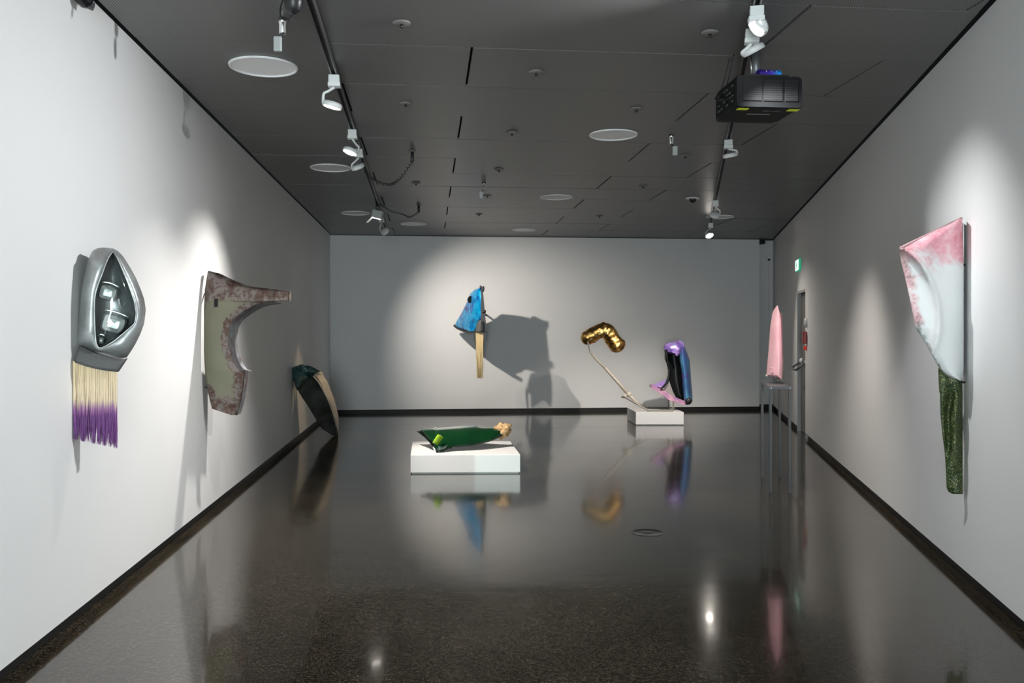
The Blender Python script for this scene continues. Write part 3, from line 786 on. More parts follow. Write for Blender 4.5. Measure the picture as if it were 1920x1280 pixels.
def lensbox(cx_, cy_, w_, h_, rot, dp, name='projector_lens'):
    mb = MB(); ca, sa_ = math.cos(rot), math.sin(rot); rings = []
    for sc_, d_ in ((0.80, dp + 0.05), (1.0, dp + 0.015), (1.0, dp), (0.86, dp - 0.018), (0.45, dp - 0.028), (0.05, dp - 0.03)):
        ring = []
        for k in range(24):
            a_ = 2 * math.pi * k / 24; c_, s_ = math.cos(a_), math.sin(a_)
            ee = 0.42
            ux = math.copysign(abs(c_) ** ee, c_) * w_ * sc_; uy = math.copysign(abs(s_) ** ee, s_) * h_ * sc_
            ring.append(hq(cx_ + ux * ca - uy * sa_, cy_ + ux * sa_ + uy * ca, d_))
        rings.append(ring)
    mb.loft(rings, smooth=False); o_ = mb.build(name, M['reflector'], root)
    e = MB()
    e.tube([hq(cx_ + (-w_ + 2 * w_ * k / 8) * ca + (h_ + 2.6) * sa_, cy_ + (-w_ + 2 * w_ * k / 8) * sa_ - (h_ + 2.6) * ca - 2.5 * math.sin(math.pi * k / 8), dp - 0.005) for k in range(9)], 0.006, 6)
    e.build('brow', M['reflector'], o_)
lensbox(202, 549, 17.5, 14, 0.30, 0.0)
lensbox(213, 607, 23, 17.5, 0.30, -0.005)
lensbox(189, 638, 6.5, 6.5, 0.1, 0.02, 'small_bulb')
MB().tube([hq(222, 560, 0.07), hq(226, 578, 0.075), hq(236, 568, 0.07)], [0.006, 0.01, 0.003], 5, smooth=False).build('side_reflector', M['reflector'], root)
col = MB()
topc = [(149, 648), (160, 653), (176, 661), (197, 668), (217, 674), (236, 672)]
botc = [(134.6, 677.6), (147, 682), (162, 687), (180, 691.5), (200, 695), (219.6, 697)]
tf = resample([(a, b, 0) for a, b in topc], 14, False); bf = resample([(a, b, 0) for a, b in botc], 14, False)
pts = [[hq(tf[i].x + (bf[i].x - tf[i].x) * j / 3, tf[i].y + (bf[i].y - tf[i].y) * j / 3, -0.035 + 0.02 * (1 - math.sin(math.pi * i / 13)) - 0.02 * j / 3) for i in range(14)] for j in range(4)]
for row in pts:
    for i, q in enumerate(row): q.x = max(q.x, DL + KL * q.y + 0.02)
col.grid(pts, 14, 4, (-0.012, 0.05, 0)); col.build('collar', M['collar'], root)
h0 = hq(137, 676, -0.0); h1 = hq(219, 695, -0.0)
hm = hair(h0, h1, 0.40, 1500, M['hairpurple'], 'hair', root, thick=0.020, wid=0.0032, ragged=0.28)
# shift hair mesh origin to the root of the hair so the dye line follows it
off_ = (h0 + h1) / 2 - root_loc(root); hm.data.transform(Matrix.Translation(-off_)); hm.location = off_

# ------------------------------------------------------------------ rusted fender projecting from the left wall
m = M['rust'] = mat('worn_fender', (0.3, 0.3, 0.2), 0.5, 0.0); n = NT(m)
u, v_, _ = n.sep(n.coord('UV')); co = n.coord('Object')
nb = n.noise(co, 8, 7, 0.7, 0.3)
e_top = n.ramp(v_, [(0.76, g(0)), (0.83, g(1))]); e_bot = n.ramp(v_, [(0.05, g(1)), (0.19, g(0))]); e_arch = n.ramp(u, [(0.60, g(0)), (0.86, g(1))])
e_l = n.ramp(n.math('MULTIPLY', n.ramp(v_, [(0.12, g(1)), (0.26, g(0))]), n.ramp(u, [(0.1, g(1)), (0.3, g(0))])), [(0, g(0)), (0.6, g(1))])
msk = n.math('MAXIMUM', n.math('MAXIMUM', e_top, e_bot), n.math('MAXIMUM', e_arch, e_l))
msk = n.ramp(n.math('ADD', msk, n.math('MULTIPLY', n.math('SUBTRACT', nb, 0.5), 1.3)), [(0.42, g(0)), (0.56, g(1))])
rustc = n.ramp(n.noise(co, 13, 9, 0.78, 0.3), [(0.33, (0.025, 0.013, 0.009)), (0.43, (0.075, 0.036, 0.024)), (0.50, (0.10, 0.075, 0.062)), (0.56, (0.19, 0.17, 0.158)), (0.62, (0.085, 0.042, 0.03)), (0.72, (0.32, 0.30, 0.285))])
pnt = n.ramp(n.noise(co, 2.2, 3), [(0.35, (0.125, 0.125, 0.080)), (0.65, (0.155, 0.150, 0.102))])
n.col(n.mix(msk, pnt, rustc)); n.rough(n.ramp(msk, [(0, g(0.6)), (1, g(0.7))])); n.bump(n.math('MULTIPLY', msk, nb), 0.35, 0.01)
m = M['flange'] = mat('fender_flange', (0.3, 0.3, 0.32), 0.42, 0.4); n = NT(m)
n.col(n.ramp(n.noise(n.coord(), 7, 5, 0.65, 0.5), [(0.34, (0.20, 0.07, 0.045)), (0.42, (0.16, 0.16, 0.17)), (0.58, (0.34, 0.35, 0.37)), (0.7, (0.52, 0.53, 0.56))]))
YF = 6.96
rows = [(507.5, 390, 391), (512, 389, 410), (518, 388, 424), (525, 387, 437.5), (531, 386, 452), (536, 385.2, 465), (539, 384.6, 492), (542, 384, 519), (545, 384, 541), (555, 383.4, 542), (564, 383, 542), (564.6, 383, 515), (567, 383, 496), (571, 382.8, 480), (576, 382.6, 470), (584, 382.5, 456), (595, 382.5, 441), (610, 382.5, 431.5), (627, 382.5, 428), (640, 382.5, 427.8), (655, 382.5, 430), (670, 383, 435), (682, 383.5, 441), (692, 384, 448), (695, 384.3, 459), (705, 385, 458.8), (720, 387.5, 457.5), (735, 390, 455), (752, 394, 452.5), (766, 397.5, 448.5), (772, 415, 446.5), (778, 434, 445)]
def fdep(s_, t_):
    d_ = YF + 0.05 * s_ * s_ + 0.035 * (1 - math.sin(math.pi * min(1, max(0, t_)) ** 0.9))
    return d_ + 0.03 * max(0, s_ - 0.72) * (1 if t_ > 0.69 else 0)
root = thing('fender_sculpture', lwall(7.2, 0.8), 'rust and olive car fender jutting from the left wall', 'sculpture')
keep_l(rows_shell(rows, 22, 60, fdep, (0, 0.012, 0))).build('panel', M['rust'], root)
arch = [(515, 564.6), (496, 567), (480, 571), (470, 576), (456, 584), (441, 595), (431.5, 610), (428, 627), (427.8, 640), (430, 655), (435, 670), (441, 682), (448, 692), (459, 695)]
fl = MB(); ga = []
fa = resample([(a, b, 0) for a, b in arch], 34, False)
for j in range(4):
    ga.append([Q(q.x, q.y, YF + 0.05) + Vector((0, 0.075 * j, -0.004 * j)) for q in fa])
fl.grid(ga, 34, 4); fl.build('arch_flange', M['flange'], root)
def edge_flange(pts2, d0, depth_, name, mt, parent, n_=16):
    e = resample([(a, b, 0) for a, b in pts2], n_, False)
    gg = [[Q(q.x, q.y, d0) + Vector(depth_) * (j / 2) for q in e] for j in range(3)]
    mb = MB(); mb.grid(gg, n_, 3); return mb.build(name, mt, parent)
edge_flange([(390, 507.5), (410, 512), (437.5, 525), (465, 536), (492, 539), (541, 545)], YF + 0.02, (0, 0.07, -0.006), 'top_flange', M['flange'], root)
edge_flange([(542, 545), (542, 564)], YF + 0.05, (-0.004, 0.09, 0), 'end_flange', M['rust'], root, 6)
edge_flange([(459, 696), (457.5, 720), (452.5, 752), (445, 777)], YF + 0.05, (0, 0.09, 0), 'lower_flange', M['flange'], root, 12)
# arm stiffener plate and slot
mb = MB(); sq = [Q(402, 560.5, YF + 0.012), Q(408.5, 560, YF + 0.012), Q(408.5, 575, YF + 0.012), Q(402, 575.5, YF + 0.012)]
mb.extr([q + Vector((0, -0.006, 0)) for q in sq], (0, 0.004, 0)); mb.build('slot', M['plenum'], root)
mb = MB(); mb.extr([Q(a, b, YF + 0.027) for a, b in ((516, 545.5), (540.5, 546.5), (540.5, 563), (516, 563.4))], (0, 0.006, 0)); mb.build('end_plate', M['rust'], root, bevel=0.002)
mb = MB()
mb.tube([lwall(7.05, 1.80, 0.004), Q(392, 555, YF + 0.03)], 0.010, 8); keep_l(mb, 0.001); mb.build('wall_bracket', M['black'], root)
mb = MB(); mb.tube([lwall(7.1, 1.05, 0.004), Q(396, 720, YF + 0.04)], 0.010, 8); keep_l(mb, 0.001); mb.build('wall_bracket', M['black'], root)

# ------------------------------------------------------------------ panel leaning on the left wall
m = M['teal'] = mat('teal_lacquer', (0.02, 0.07, 0.07), 0.14, 0.2, Coat_Weight=0.8); n = NT(m); co = n.coord()
n.col(n.ramp(n.noise(co, 9, 5, 0.6, 0.8), [(0.35, (0.006, 0.022, 0.026)), (0.52, (0.03, 0.10, 0.10)), (0.66, (0.14, 0.19, 0.15))])); n.bump(n.noise(co, 14, 3), 0.7, 0.03)
m = M['darkin'] = mat('dark_inner_panel', (0.03, 0.032, 0.03), 0.22); n = NT(m); n.col(n.ramp(n.noise(n.coord(), 3, 4), [(0.35, (0.03, 0.032, 0.028)), (0.65, (0.085, 0.087, 0.082))]))
M['cream'] = mat('cream_edge', (0.68, 0.60, 0.48), 0.5)
rows_o = [(690, 546, 588), (700, 546, 605), (709, 547, 610), (720, 552, 615.5), (732, 557.5, 620.5), (746, 567, 626), (757, 574.7, 629), (772, 584, 632.8), (788, 593.4, 635), (798, 599, 635.4), (804, 604, 635.3), (812, 617, 634.5), (820.5, 632, 633.2)]
def ldep(s_, t_): return 11.56 + (12.46 - 11.56) * t_ + 0.10 * math.sin(math.pi * s_) * (1 - t_) + 0.05 * s_
root = thing('leaning_panel', Q(632.8, 820.5, 12.46), 'dark curved car panel with teal top leaning on the left wall', 'sculpture')
inn = [(700, 558, 583), (706, 555, 592), (715, 554, 598), (726, 556.5, 604), (735, 560, 608), (746, 567, 613.5), (757, 574.7, 618.5), (772, 584, 623), (788, 593.4, 627.5), (798, 599, 629.5), (804, 604, 631), (812, 617, 632.2), (820.5, 631.6, 632.8)]
keep_l(rows_shell(inn, 14, 30, lambda s_, t_: ldep(0.08 + 0.8 * s_, 0.07 + 0.93 * t_) + 0.09 * math.sin(math.pi * s_) * (1 - 0.6 * t_), (0.01, 0.012, 0))).build('inner_panel', M['darkin'], root)
top = [(683, 562, 568), (686, 553, 580), (690, 545.8, 589), (696, 545.9, 600), (700, 546, 592), (706, 546.5, 587), (715, 548.5, 570), (724, 553, 563), (732, 557, 559)]
mb = rows_shell(top, 16, 24, lambda s_, t_: 11.50 + 0.12 * t_ + 0.16 * (s_ - 0.4) ** 2 - 0.05 * math.sin(math.pi * s_), (0.004, 0.014, 0))
for q in mb.v:
    q += Vector((0.012 * nz(q, 9, 1), 0.02 * nz(q, 9, 2), 0.008 * nz(q, 9, 3))); q.x = max(q.x, DL + KL * q.y + 0.004)
mb.build('crumpled_top', M['teal'], root)
edge = [(697, 588, 603.5), (699, 586, 605), (703, 585, 606.5), (709, 589.5, 609.5), (715, 595, 613.8), (726, 602, 618), (746, 612.5, 626), (760, 618.5, 630), (780, 625, 634.6), (795, 629, 635.3), (806, 631.2, 635.1), (820.5, 632.6, 633)]
rows_shell(edge, 8, 30, lambda s_, t_: ldep(0.9 + 0.1 * s_, 0.05 + 0.95 * t_) - 0.06 * (1 - t_) + 0.34 * s_ * (1 - t_ * 0.7), (-0.004, 0.015, 0)).build('rolled_edge', M['cream'], root)
back = MB()
keep_l(rows_shell([(704, 552, 584), (720, 555, 596), (746, 569, 609), (772, 586, 619), (798, 601, 627), (815, 622, 631.5)], 10, 16, lambda s_, t_: ldep(s_, 0.08 + 0.9 * t_) + 0.16 + 0.05 * math.sin(math.pi * s_), (0, 0.01, 0))).build('outer_skin', M['teal'], root)

# ------------------------------------------------------------------ blue sculpture with blond hair on the back wall
m = M['blue'] = mat('blue_lacquer', (0.01, 0.2, 0.6), 0.3, 0.3, Coat_Weight=0.25); n = NT(m); co = n.coord()
c1 = n.ramp(n.noise(co, 4.5, 5, 0.6, 0.6), [(0.30, (0.01, 0.03, 0.18)), (0.40, (0.0, 0.15, 0.48)), (0.52, (0.0, 0.33, 0.66)), (0.68, (0.02, 0.48, 0.78))])
fl_ = n.ramp(n.noise(co, 26, 5, 0.75), [(0.60, g(0)), (0.72, g(1))])
n.col(n.mix(fl_, c1, (0.10, 0.26, 0.42))); n.bump(n.noise(co, 9, 5), 0.7, 0.04)
m = M['blond'] = mat('blond_hair', (0.66, 0.52, 0.28), 0.42); n = NT(m)
n.col(n.ramp(n.noise(n.coord('Object', scale=(120, 120, 2)), 1, 2), [(0.3, (0.50, 0.37, 0.17)), (0.7, (0.80, 0.66, 0.40))]))
YE = 15.0                                          # front edge stands out from the wall
def bdep(px): return YE + (902.0 - px) / 50.0 * 0.98
root = thing('blue_sculpture', UV(-0.3, BLv - 0.02, 1.2), 'glossy blue car panel with blond hair jutting from back wall', 'sculpture')
rows = [(540, 896, 902), (543.4, 889.5, 902), (549.7, 882, 902.3), (565, 876, 902.5), (584, 866.6, 902), (598, 858.5, 900.5), (604.4, 854.8, 895), (611, 852.5, 893), (614, 858, 891.5), (618, 868, 890), (621, 877, 888)]
ys_ = sorted(set([540 + 81 * k / 29 for k in range(30)] + [r[0] for r in rows])); pts = []
for yy in ys_:
    xl, xr = interp(rows, yy); row = []
    for i in range(18):
        px = xl + (xr - xl) * i / 17; s_ = i / 17
        q = Q(px, yy, bdep(px) - 0.10 * math.sin(math.pi * s_)); q.y += 0.02 * nz(q, 5)
        row.append(q)
    pts.append(row)
mb = MB(); mb.grid(pts, 18, len(ys_), (0.02, 0.012, 0)); mb.build('panel', M['blue'], root)
# dark lip under the far corner, air inlet, dark spine and ribs
edge_pts = [Q(a, b, bdep(a) - 0.005) for a, b in ((852, 610), (858, 615), (868, 619.5), (877, 622.5), (888, 621.5), (893, 620))]
MB().tube(smooth_path(edge_pts, 20), 0.022, 8).build('lower_lip', M['black'], root)
q = Q(881.5, 561, bdep(881.5) - 0.10)
mb = MB(); mb.lathe(q, [(0.066, -0.012), (0.06, 0.0), (0.03, 0.006), (0.004, 0.008)], axis=(-0.55, -0.8, 0.2), seg=24); o_ = mb.build('inlet', M['black_gloss'], root)
spine = MB()
sp_o = [(900.5, 538), (904.5, 537), (907, 560), (909.5, 590), (911.5, 607), (911.5, 622), (910, 640), (908.5, 653), (906.4, 653), (907.5, 622), (905, 600), (901.5, 603), (901.5, 580), (902, 560)]
spine.extr([Q(a, b, YE - 0.01) for a, b in sp_o], (-0.004, 0.14, 0)); spine.build('spine', M['black'], root)
for a, b in (((901.2, 541), (901.0, 535.5)), ((905.5, 547), (906.8, 536.8))):
    MB().tube([Q(*a, YE), Q((a[0] + b[0]) / 2, (a[1] + b[1]) / 2, YE - 0.005), Q(*b, YE)], [0.014, 0.02, 0.012], 8).build('prong', M['housing'], root)
for y_, l_ in ((591, 4.5), (622.5, 4)):
    MB().tube([Q(908, y_, YE), Q(908 + l_ + 1, y_ - 0.4, YE + 0.02)], 0.011, 8).build('pin', M['black'], root)
MB().lathe(Q(908, 584, YE - 0.02), [(0.03, -0.02), (0.03, 0.02), (0.012, 0.028)], axis=(1, -0.3, 0), seg=14).build('bolt', M['black'], root)
cl = MB(); rows = [(601, 897, 905), (606, 894, 908), (614, 892, 909), (622.5, 890.5, 909)]
cl = rows_shell(rows, 8, 8, lambda s_, t_: YE - 0.03 - 0.05 * math.sin(math.pi * s_), (0, 0.10, 0)); cl.build('collar', M['collar'], root)
for a in ([(890.5, 621), (890.8, 634), (892.5, 652)], [(908.8, 621), (908.8, 636), (907.6, 654)]):
    MB().tube([Q(x_, y_, YE + 0.06) for x_, y_ in a], [0.014, 0.012, 0.006], 8).build('rib', M['black'], root)
hm = hair(Q(892.2, 622, YE), Q(906.6, 622, YE), 0.80, 700, M['blond'], 'hair', root, thick=0.03, wid=0.004, ragged=0.30, taper=0.35)
off_ = Q(899, 622, YE) - root_loc(root); hm.data.transform(Matrix.Translation(-off_)); hm.location = off_
# arm that carries the panel off the wall, hidden behind it
wp = UV(-0.05, BLv, 0)
for z_ in (1.75, 2.0):
    a = Vector((Q(890, 580, YE + 0.30).x, YE + 0.30, z_)); e = a + VX * 0; w_ = (BLv - a.dot(VX))
    MB().tube([a, a + VX * (w_ - 0.001)], 0.014, 8).build('wall_arm', M['black'], root)
bq = [UV(-0.02, BLv - 0.01, 1.62), UV(0.14, BLv - 0.01, 1.62), UV(0.14, BLv - 0.01, 2.12), UV(-0.02, BLv - 0.01, 2.12)]

# ------------------------------------------------------------------ gold and purple sculpture on the small plinth
YG = 14.45
m = M['gold'] = mat('gold_foil', (0.83, 0.47, 0.13), 0.26, 1.0); n = NT(m); co = n.coord()
n.col(n.ramp(n.noise(co, 5, 4), [(0.3, (0.72, 0.36, 0.09)), (0.7, (0.95, 0.62, 0.22))])); n.bump(n.noise(co, 13, 4, 0.6, 0.6), 0.35, 0.03)
m = M['violet'] = mat('violet_lacquer', (0.2, 0.1, 0.4), 0.3, 0.1, Coat_Weight=0.3); n = NT(m); co = n.coord()
n.col(n.ramp(n.noise(co, 4.2, 4, 0.6, 0.6), [(0.30, (0.05, 0.06, 0.20)), (0.42, (0.22, 0.13, 0.46)), (0.52, (0.42, 0.27, 0.64)), (0.64, (0.10, 0.30, 0.50))]))
m = M['bluegreen'] = mat('petrol_lacquer', (0.05, 0.1, 0.2), 0.3, 0.1, Coat_Weight=0.3); n = NT(m); co = n.coord(scale=(1, 1, 0.5))
n.col(n.ramp(n.noise(co, 5, 4, 0.6, 0.5), [(0.32, (0.10, 0.07, 0.32)), (0.46, (0.04, 0.12, 0.30)), (0.60, (0.07, 0.26, 0.40)), (0.70, (0.28, 0.10, 0.40))]))
m = M['pinkviolet'] = mat('pink_lacquer', (0.6, 0.3, 0.5), 0.4); n = NT(m); co = n.coord()
n.col(n.ramp(n.noise(co, 7, 4, 0.6), [(0.35, (0.36, 0.20, 0.42)), (0.5, (0.58, 0.30, 0.46)), (0.62, (0.70, 0.42, 0.50)), (0.72, (0.65, 0.12, 0.25))]))
M['bone'] = mat('bone_white', (0.62, 0.56, 0.46), 0.45)
M['wood'] = mat('pale_bar', (0.36, 0.33, 0.29), 0.4, 0.3)
root = thing('gold_sculpture', Vector((2.36, 14.5, 0.212)), 'gold bent pillow and purple shell on bars over white plinth', 'sculpture')
# pillow: two stuffed arms meeting in a creased elbow
NP = 110
path = smooth_path([Q(1092, 642, YG), Q(1101, 634.5, YG), Q(1113, 627, YG), Q(1125, 621.5, YG), Q(1135, 620, YG), Q(1142, 626, YG), Q(1150, 637, YG), Q(1157.5, 647.5, YG), Q(1165, 658, YG)], NP)
rd = []
plen = sum((path[k + 1] - path[k]).length for k in range(NP - 1)); acc = 0.0
for k in range(NP):
    if k: acc += (path[k] - path[k - 1]).length
    r0 = 0.116 + 0.026 * acc / plen; e_ = min(acc, plen - acc) / (r0 * 0.95)
    f = acc / plen
    if 0.44 < f < 0.60: r0 *= 1 + 0.06 * math.sin((f - 0.44) / 0.16 * math.pi)
    rd.append(r0 * (max(0.06, math.sqrt(max(0, 1 - (1 - e_) ** 2))) if e_ < 1 else 1))
mb = MB(); mb.tube(path, rd, 30)
for q in mb.v:
    ax_ = min(path, key=lambda a: (a - q).length_squared); d_ = q - ax_
    q += d_ * (0.16 * nz(q, 6, 3) + 0.10 * nz(q, 15, 5))
mb.build('gold_pillow', M['gold'], root)
MB().tube(smooth_path([Q(1102, 640, YG - 0.09), Q(1104, 648, YG - 0.06), Q(1106, 658, YG), Q(1109, 663, YG)], 10), 0.012, 8).build('bent_tip', M['bone'], root)
MB().tube([Q(1108, 661, YG), Q(1120, 676, YG), Q(1134.5, 690, YG)], [0.021, 0.019, 0.017], 10).build('rod', M['bone'], root)
MB().tube([Q(1133.5, 688.5, YG), Q(1136, 691, YG), Q(1160, 718, YG), Q(1178, 739, YG)], [0.022, 0.026, 0.026, 0.028], 10).build('rod', M['bone'], root)
mb = MB(); mb.lathe(Q(1178.5, 738.5, YG), [(0.012, -0.04), (0.042, -0.02), (0.047, 0.01), (0.03, 0.04)], axis=(1, 0, -1), seg=14)
for q in mb.v: q += Vector((0.012 * nz(q, 30), 0.012 * nz(q, 30, 4), 0.012 * nz(q, 30, 8)))
mb.build('knot', M['bone'], root)
mb = MB(); mb.lathe(Q(1171.5, 742, YG), [(0.01, -0.06), (0.03, -0.04), (0.034, 0.02), (0.015, 0.05)], axis=(1, 0, 0.3), seg=12)
for q in mb.v: q += Vector((0.014 * nz(q, 30, 2), 0.012 * nz(q, 30, 6), 0.014 * nz(q, 30, 9)))
mb.build('knot', M['bone'], root)
MB().tube([Q(1178, 739, YG), Q(1190, 751, YG), Q(1200, 760, YG)], [0.028, 0.022, 0.014], 10).build('rod', M['bone'], root)
def sqbar(pts_, w_=0.014):
    mb = MB(); mb.tube(pts_, w_, 4, smooth=False); return mb.build('frame_bar', M['wood'], root)
zt = 0.212 + 0.0155
def on(px, Y, z=None): return Vector(((px - CX) / F * Y, Y, zt if z is None else z))
Yn, Yf = 14.2, 14.72
f1 = on(1215, Yn); f2 = on(1262, Yn); b1 = on(1212, Yf); b2 = on(1254, Yf)
sqbar([Q(1168, 742, 14.3), f1]); sqbar([f1, f2]); sqbar([f2, Q(1262.5, 752, Yn)])
sqbar([Q(1190, 753, 14.6), b1]); sqbar([b1, b2]); sqbar([b2, Q(1253.5, 748, Yf)])
sqbar([f1, b1]); sqbar([f2, b2])
# purple shell: back, right band, top hood, ledge and strap
YS = 14.45
rows = [(652, 1250, 1276), (665, 1249, 1279), (690, 1253, 1282), (712, 1254, 1284), (735, 1262, 1286), (750, 1270, 1288)]
rows_shell(rows, 12, 20, lambda s_, t_: YS + 0.02 + 0.30 * math.sin(math.pi * min(1, s_ * 0.9 + 0.1)), (0.01, 0.015, 0)).build('inner_shell', M['black'], root)
rows = [(650, 1277, 1284), (660, 1274.5, 1288), (675, 1274, 1293), (692, 1277, 1294.5), (712, 1279, 1296), (730, 1280.5, 1297.5), (745, 1282, 1298.6), (752, 1284, 1298.5), (758, 1288, 1294)]
mb = rows_shell(rows, 10, 26, lambda s_, t_: YS - 0.10 * math.sin(math.pi * s_) + 0.16 * s_ * s_, (0.004, 0.02, 0)); mb.build('side_band', M['bluegreen'], root)
rows = [(637.5, 1272, 1276), (640.5, 1260, 1280.8), (643, 1251, 1281.5), (647, 1246.5, 1283), (653, 1245.6, 1284.5), (656, 1245.8, 1280), (660, 1246, 1275.5), (663, 1262, 1274.5), (667.5, 1267, 1272)]
mb = rows_shell(rows, 18, 18, lambda s_, t_: YS - 0.08 * math.sin(math.pi * s_) * (0.4 + t_) + 0.12 * (1 - t_) ** 2 + 0.05, (0, 0.03, 0))
for q in mb.v: q += Vector((0.012 * nz(q, 11, 1), 0.035 * nz(q, 9, 2), 0.012 * nz(q, 11, 3)))
mb.build('hood', M['violet'], root)
rows = [(721.5, 1221, 1230), (726, 1220, 1238), (730, 1226, 1243), (736, 1236, 1252), (742, 1244.5, 1262), (748.8, 1252.5, 1276), (752, 1261, 1285), (756, 1274, 1290), (759, 1284, 1291)]
mb = rows_shell(rows, 10, 20, lambda s_, t_: YS - 0.14 + 0.16 * s_, (0, 0.16, 0.004)); mb.build('ledge', M['pinkviolet'], root)
rows = [(711, 1249, 1251), (715, 1240, 1251), (719, 1230, 1250), (722, 1221, 1247), (725, 1226, 1241)]
rows_shell(rows, 10, 10, lambda s_, t_: YS + 0.10 - 0.14 * t_, (0, 0.02, 0)).build('side_lobe', M['violet'], root)
rows = [(655, 1245.8, 1252), (664, 1246.5, 1252.5), (674, 1247.5, 1253), (684, 1250.5, 1256), (694, 1252.6, 1258), (704, 1252.4, 1257), (712, 1250.5, 1255), (719, 1247, 1251.5), (726, 1240.5, 1246), (730, 1238, 1241)]
mb = rows_shell(rows, 6, 24, lambda s_, t_: YS - 0.06 - 0.03 * math.sin(math.pi * s_), (0, 0.03, 0))
for q in mb.v: q += Vector((0.008 * nz(q, 14, 1), 0.02 * nz(q, 14, 2), 0))
mb.build('strap', M['black_gloss'], root)
mb = MB(); mb.extr([Q(a, b, YS + 0.02) for a, b in ((1253, 716), (1256, 719), (1263, 741), (1249, 738), (1243, 731), (1250, 724))], (0, 0.008, 0)); mb.build('mesh_gusset', mat('grey_veil', (0.30, 0.28, 0.27), 0.7), root)
MB().lathe(Q(1291, 752, YS - 0.07), [(0.055, 0.02), (0.05, -0.01), (0.02, -0.016), (0.003, -0.017)], axis=(0.1, 1, 0.1), seg=20).build('end_opening', M['black'], root)

# ------------------------------------------------------------------ green sculpture on the wide plinth
m = M['green'] = mat('green_lacquer', (0.005, 0.055, 0.018), 0.10, 0.0, Coat_Weight=1.0, Coat_Roughness=0.04); n = NT(m)
n.col(n.ramp(n.noise(n.coord(), 2.0, 2), [(0.35, (0.002, 0.018, 0.008)), (0.65, (0.004, 0.040, 0.011))]))
M['lime'] = mat('lime_reflector', (0.30, 0.52, 0.02), 0.15, 0.0, Coat_Weight=0.7)
root = thing('green_sculpture', Q(817, 849, 9.42), 'glossy dark green hood with foam end on the wide plinth', 'sculpture')
colt = [(0, 788, 806, 10.0), (0.08, 799, 803, 10.05), (0.22, 822, 801.4, 10.08), (0.42, 858.5, 798.8, 10.1), (0.60, 886.7, 797, 10.1), (0.72, 905.4, 800.3, 10.06), (0.88, 929, 802, 10.0), (1.0, 941, 806, 9.98)]
colb = [(0, 820.5, 847.5, 9.43), (0.08, 832, 847.3, 9.46), (0.22, 848, 839.4, 9.56), (0.42, 889.8, 835, 9.62), (0.60, 912, 828.5, 9.70), (0.72, 923, 825.3, 9.76), (0.88, 938, 818.5, 9.84), (1.0, 945, 815.5, 9.88)]
pts = []; NA, NB = 40, 16
for j in range(NB):
    t_ = j / (NB - 1); row = []
    for i in range(NA):
        s_ = i / (NA - 1); xa, ya, Ya = interp(colt, s_); xb, yb, Yb = interp(colb, s_)
        a, b = Q(xa, ya, Ya), Q(xb, yb, Yb)
        q = a.lerp(b, t_); nrm = Vector((0, -0.75, 0.65))
        q = q + nrm * (0.105 * (1 - 0.55 * s_) * math.sin(math.pi * t_) ** 0.8) * (0.35 + 0.65 * min(1, s_ / 0.12))
        if s_ < 0.16 and t_ > 0.55: q += Vector((0.02 * nz(q, 16, 1), 0.035 * nz(q, 14, 2), 0.02 * nz(q, 16, 3)))
        q.z = max(q.z, 0.203); row.append(q)
    pts.append(row)
mb = MB(); mb.grid(pts, NA, NB, (0.0, 0.012, -0.002)); 
for q in mb.v: q.z = max(q.z, 0.2015)
mb.build('hood_skin', M['green'], root)
# inner skin so the piece is a closed, hollow form
pts2 = []
for j in range(6):
    t_ = j / 5; row = []
    for i in range(20):
        s_ = 0.04 + 0.94 * i / 19; xa, ya, Ya = interp(colt, s_); xb, yb, Yb = interp(colb, s_)
        q = Q(xa, ya, Ya).lerp(Q(xb, yb, Yb), t_) + Vector((0, 0.06, -0.05)) * math.sin(math.pi * t_); q.z = max(q.z, 0.206); row.append(q)
    pts2.append(row)
MB().grid(pts2, 20, 6, (0, 0.01, 0)).build('inner_skin', M['darkin'], root)
# dark end face with its pale edge
ends = [Q(780.4, 807.6, 10.02), Q(798, 821.7, 9.78), Q(811.7, 838, 9.56), Q(817, 849, 9.42)]
es = smooth_path(ends, 12)
skin_l = [pts[j][0] for j in range(NB)]
sk = [skin_l[int(round(i / 11 * (NB - 1)))] for i in range(12)]
gg = [[p_.lerp(sk[i], j / 3) + Vector((0.02, 0.03, -0.01)) * math.sin(math.pi * j / 3) for i, p_ in enumerate(es)] for j in range(4)]
mb = MB(); mb.grid(gg, 12, 4, (0, 0.008, 0))
for q in mb.v: q.z = max(q.z, 0.2015)
mb.build('end_face', M['black_gloss'], root)
mb = MB(); mb.tube([Q(812.3, 838, 9.52), Q(815, 843, 9.46), Q(816.6, 849, 9.40)], [0.006, 0.012, 0.010], 6)
for q in mb.v: q.z = max(q.z, 0.2015)
mb.build('edge_strip', M['white'], root)
def on_skin(s_, t_, out=0.004):
    i = s_ * (NA - 1); j = t_ * (NB - 1); i0, j0 = int(i), int(j); i1, j1 = min(i0 + 1, NA - 1), min(j0 + 1, NB - 1)
    p_ = pts[j0][i0].lerp(pts[j0][i1], i - i0).lerp(pts[j1][i0].lerp(pts[j1][i1], i - i0), j - j0)
    return p_ + Vector((0, -0.75, 0.65)) * out
lp = [[Q(a, b, 9.44 + 0.045 * ii - 0.02 * jj) for ii, (a, b) in enumerate(((820.5 - 3.4 * jj, 814 + 5.2 * jj), (826 - 3.4 * jj, 816 + 5.2 * jj), (831 - 3.4 * jj, 820 + 5.0 * jj)))] for jj in range(4)]
MB().grid(lp, 3, 4, (0, 0.03, 0)).build('lime_patch', M['lime'], root)
lp = [[Q(a, b, 9.42 + 0.03 * ii) for ii, (a, b) in enumerate(((822 - 2 * jj, 836 + 4.2 * jj), (830 - 2 * jj, 837 + 3.6 * jj), (840 - 3 * jj, 833 + 4.5 * jj)))] for jj in range(3)]
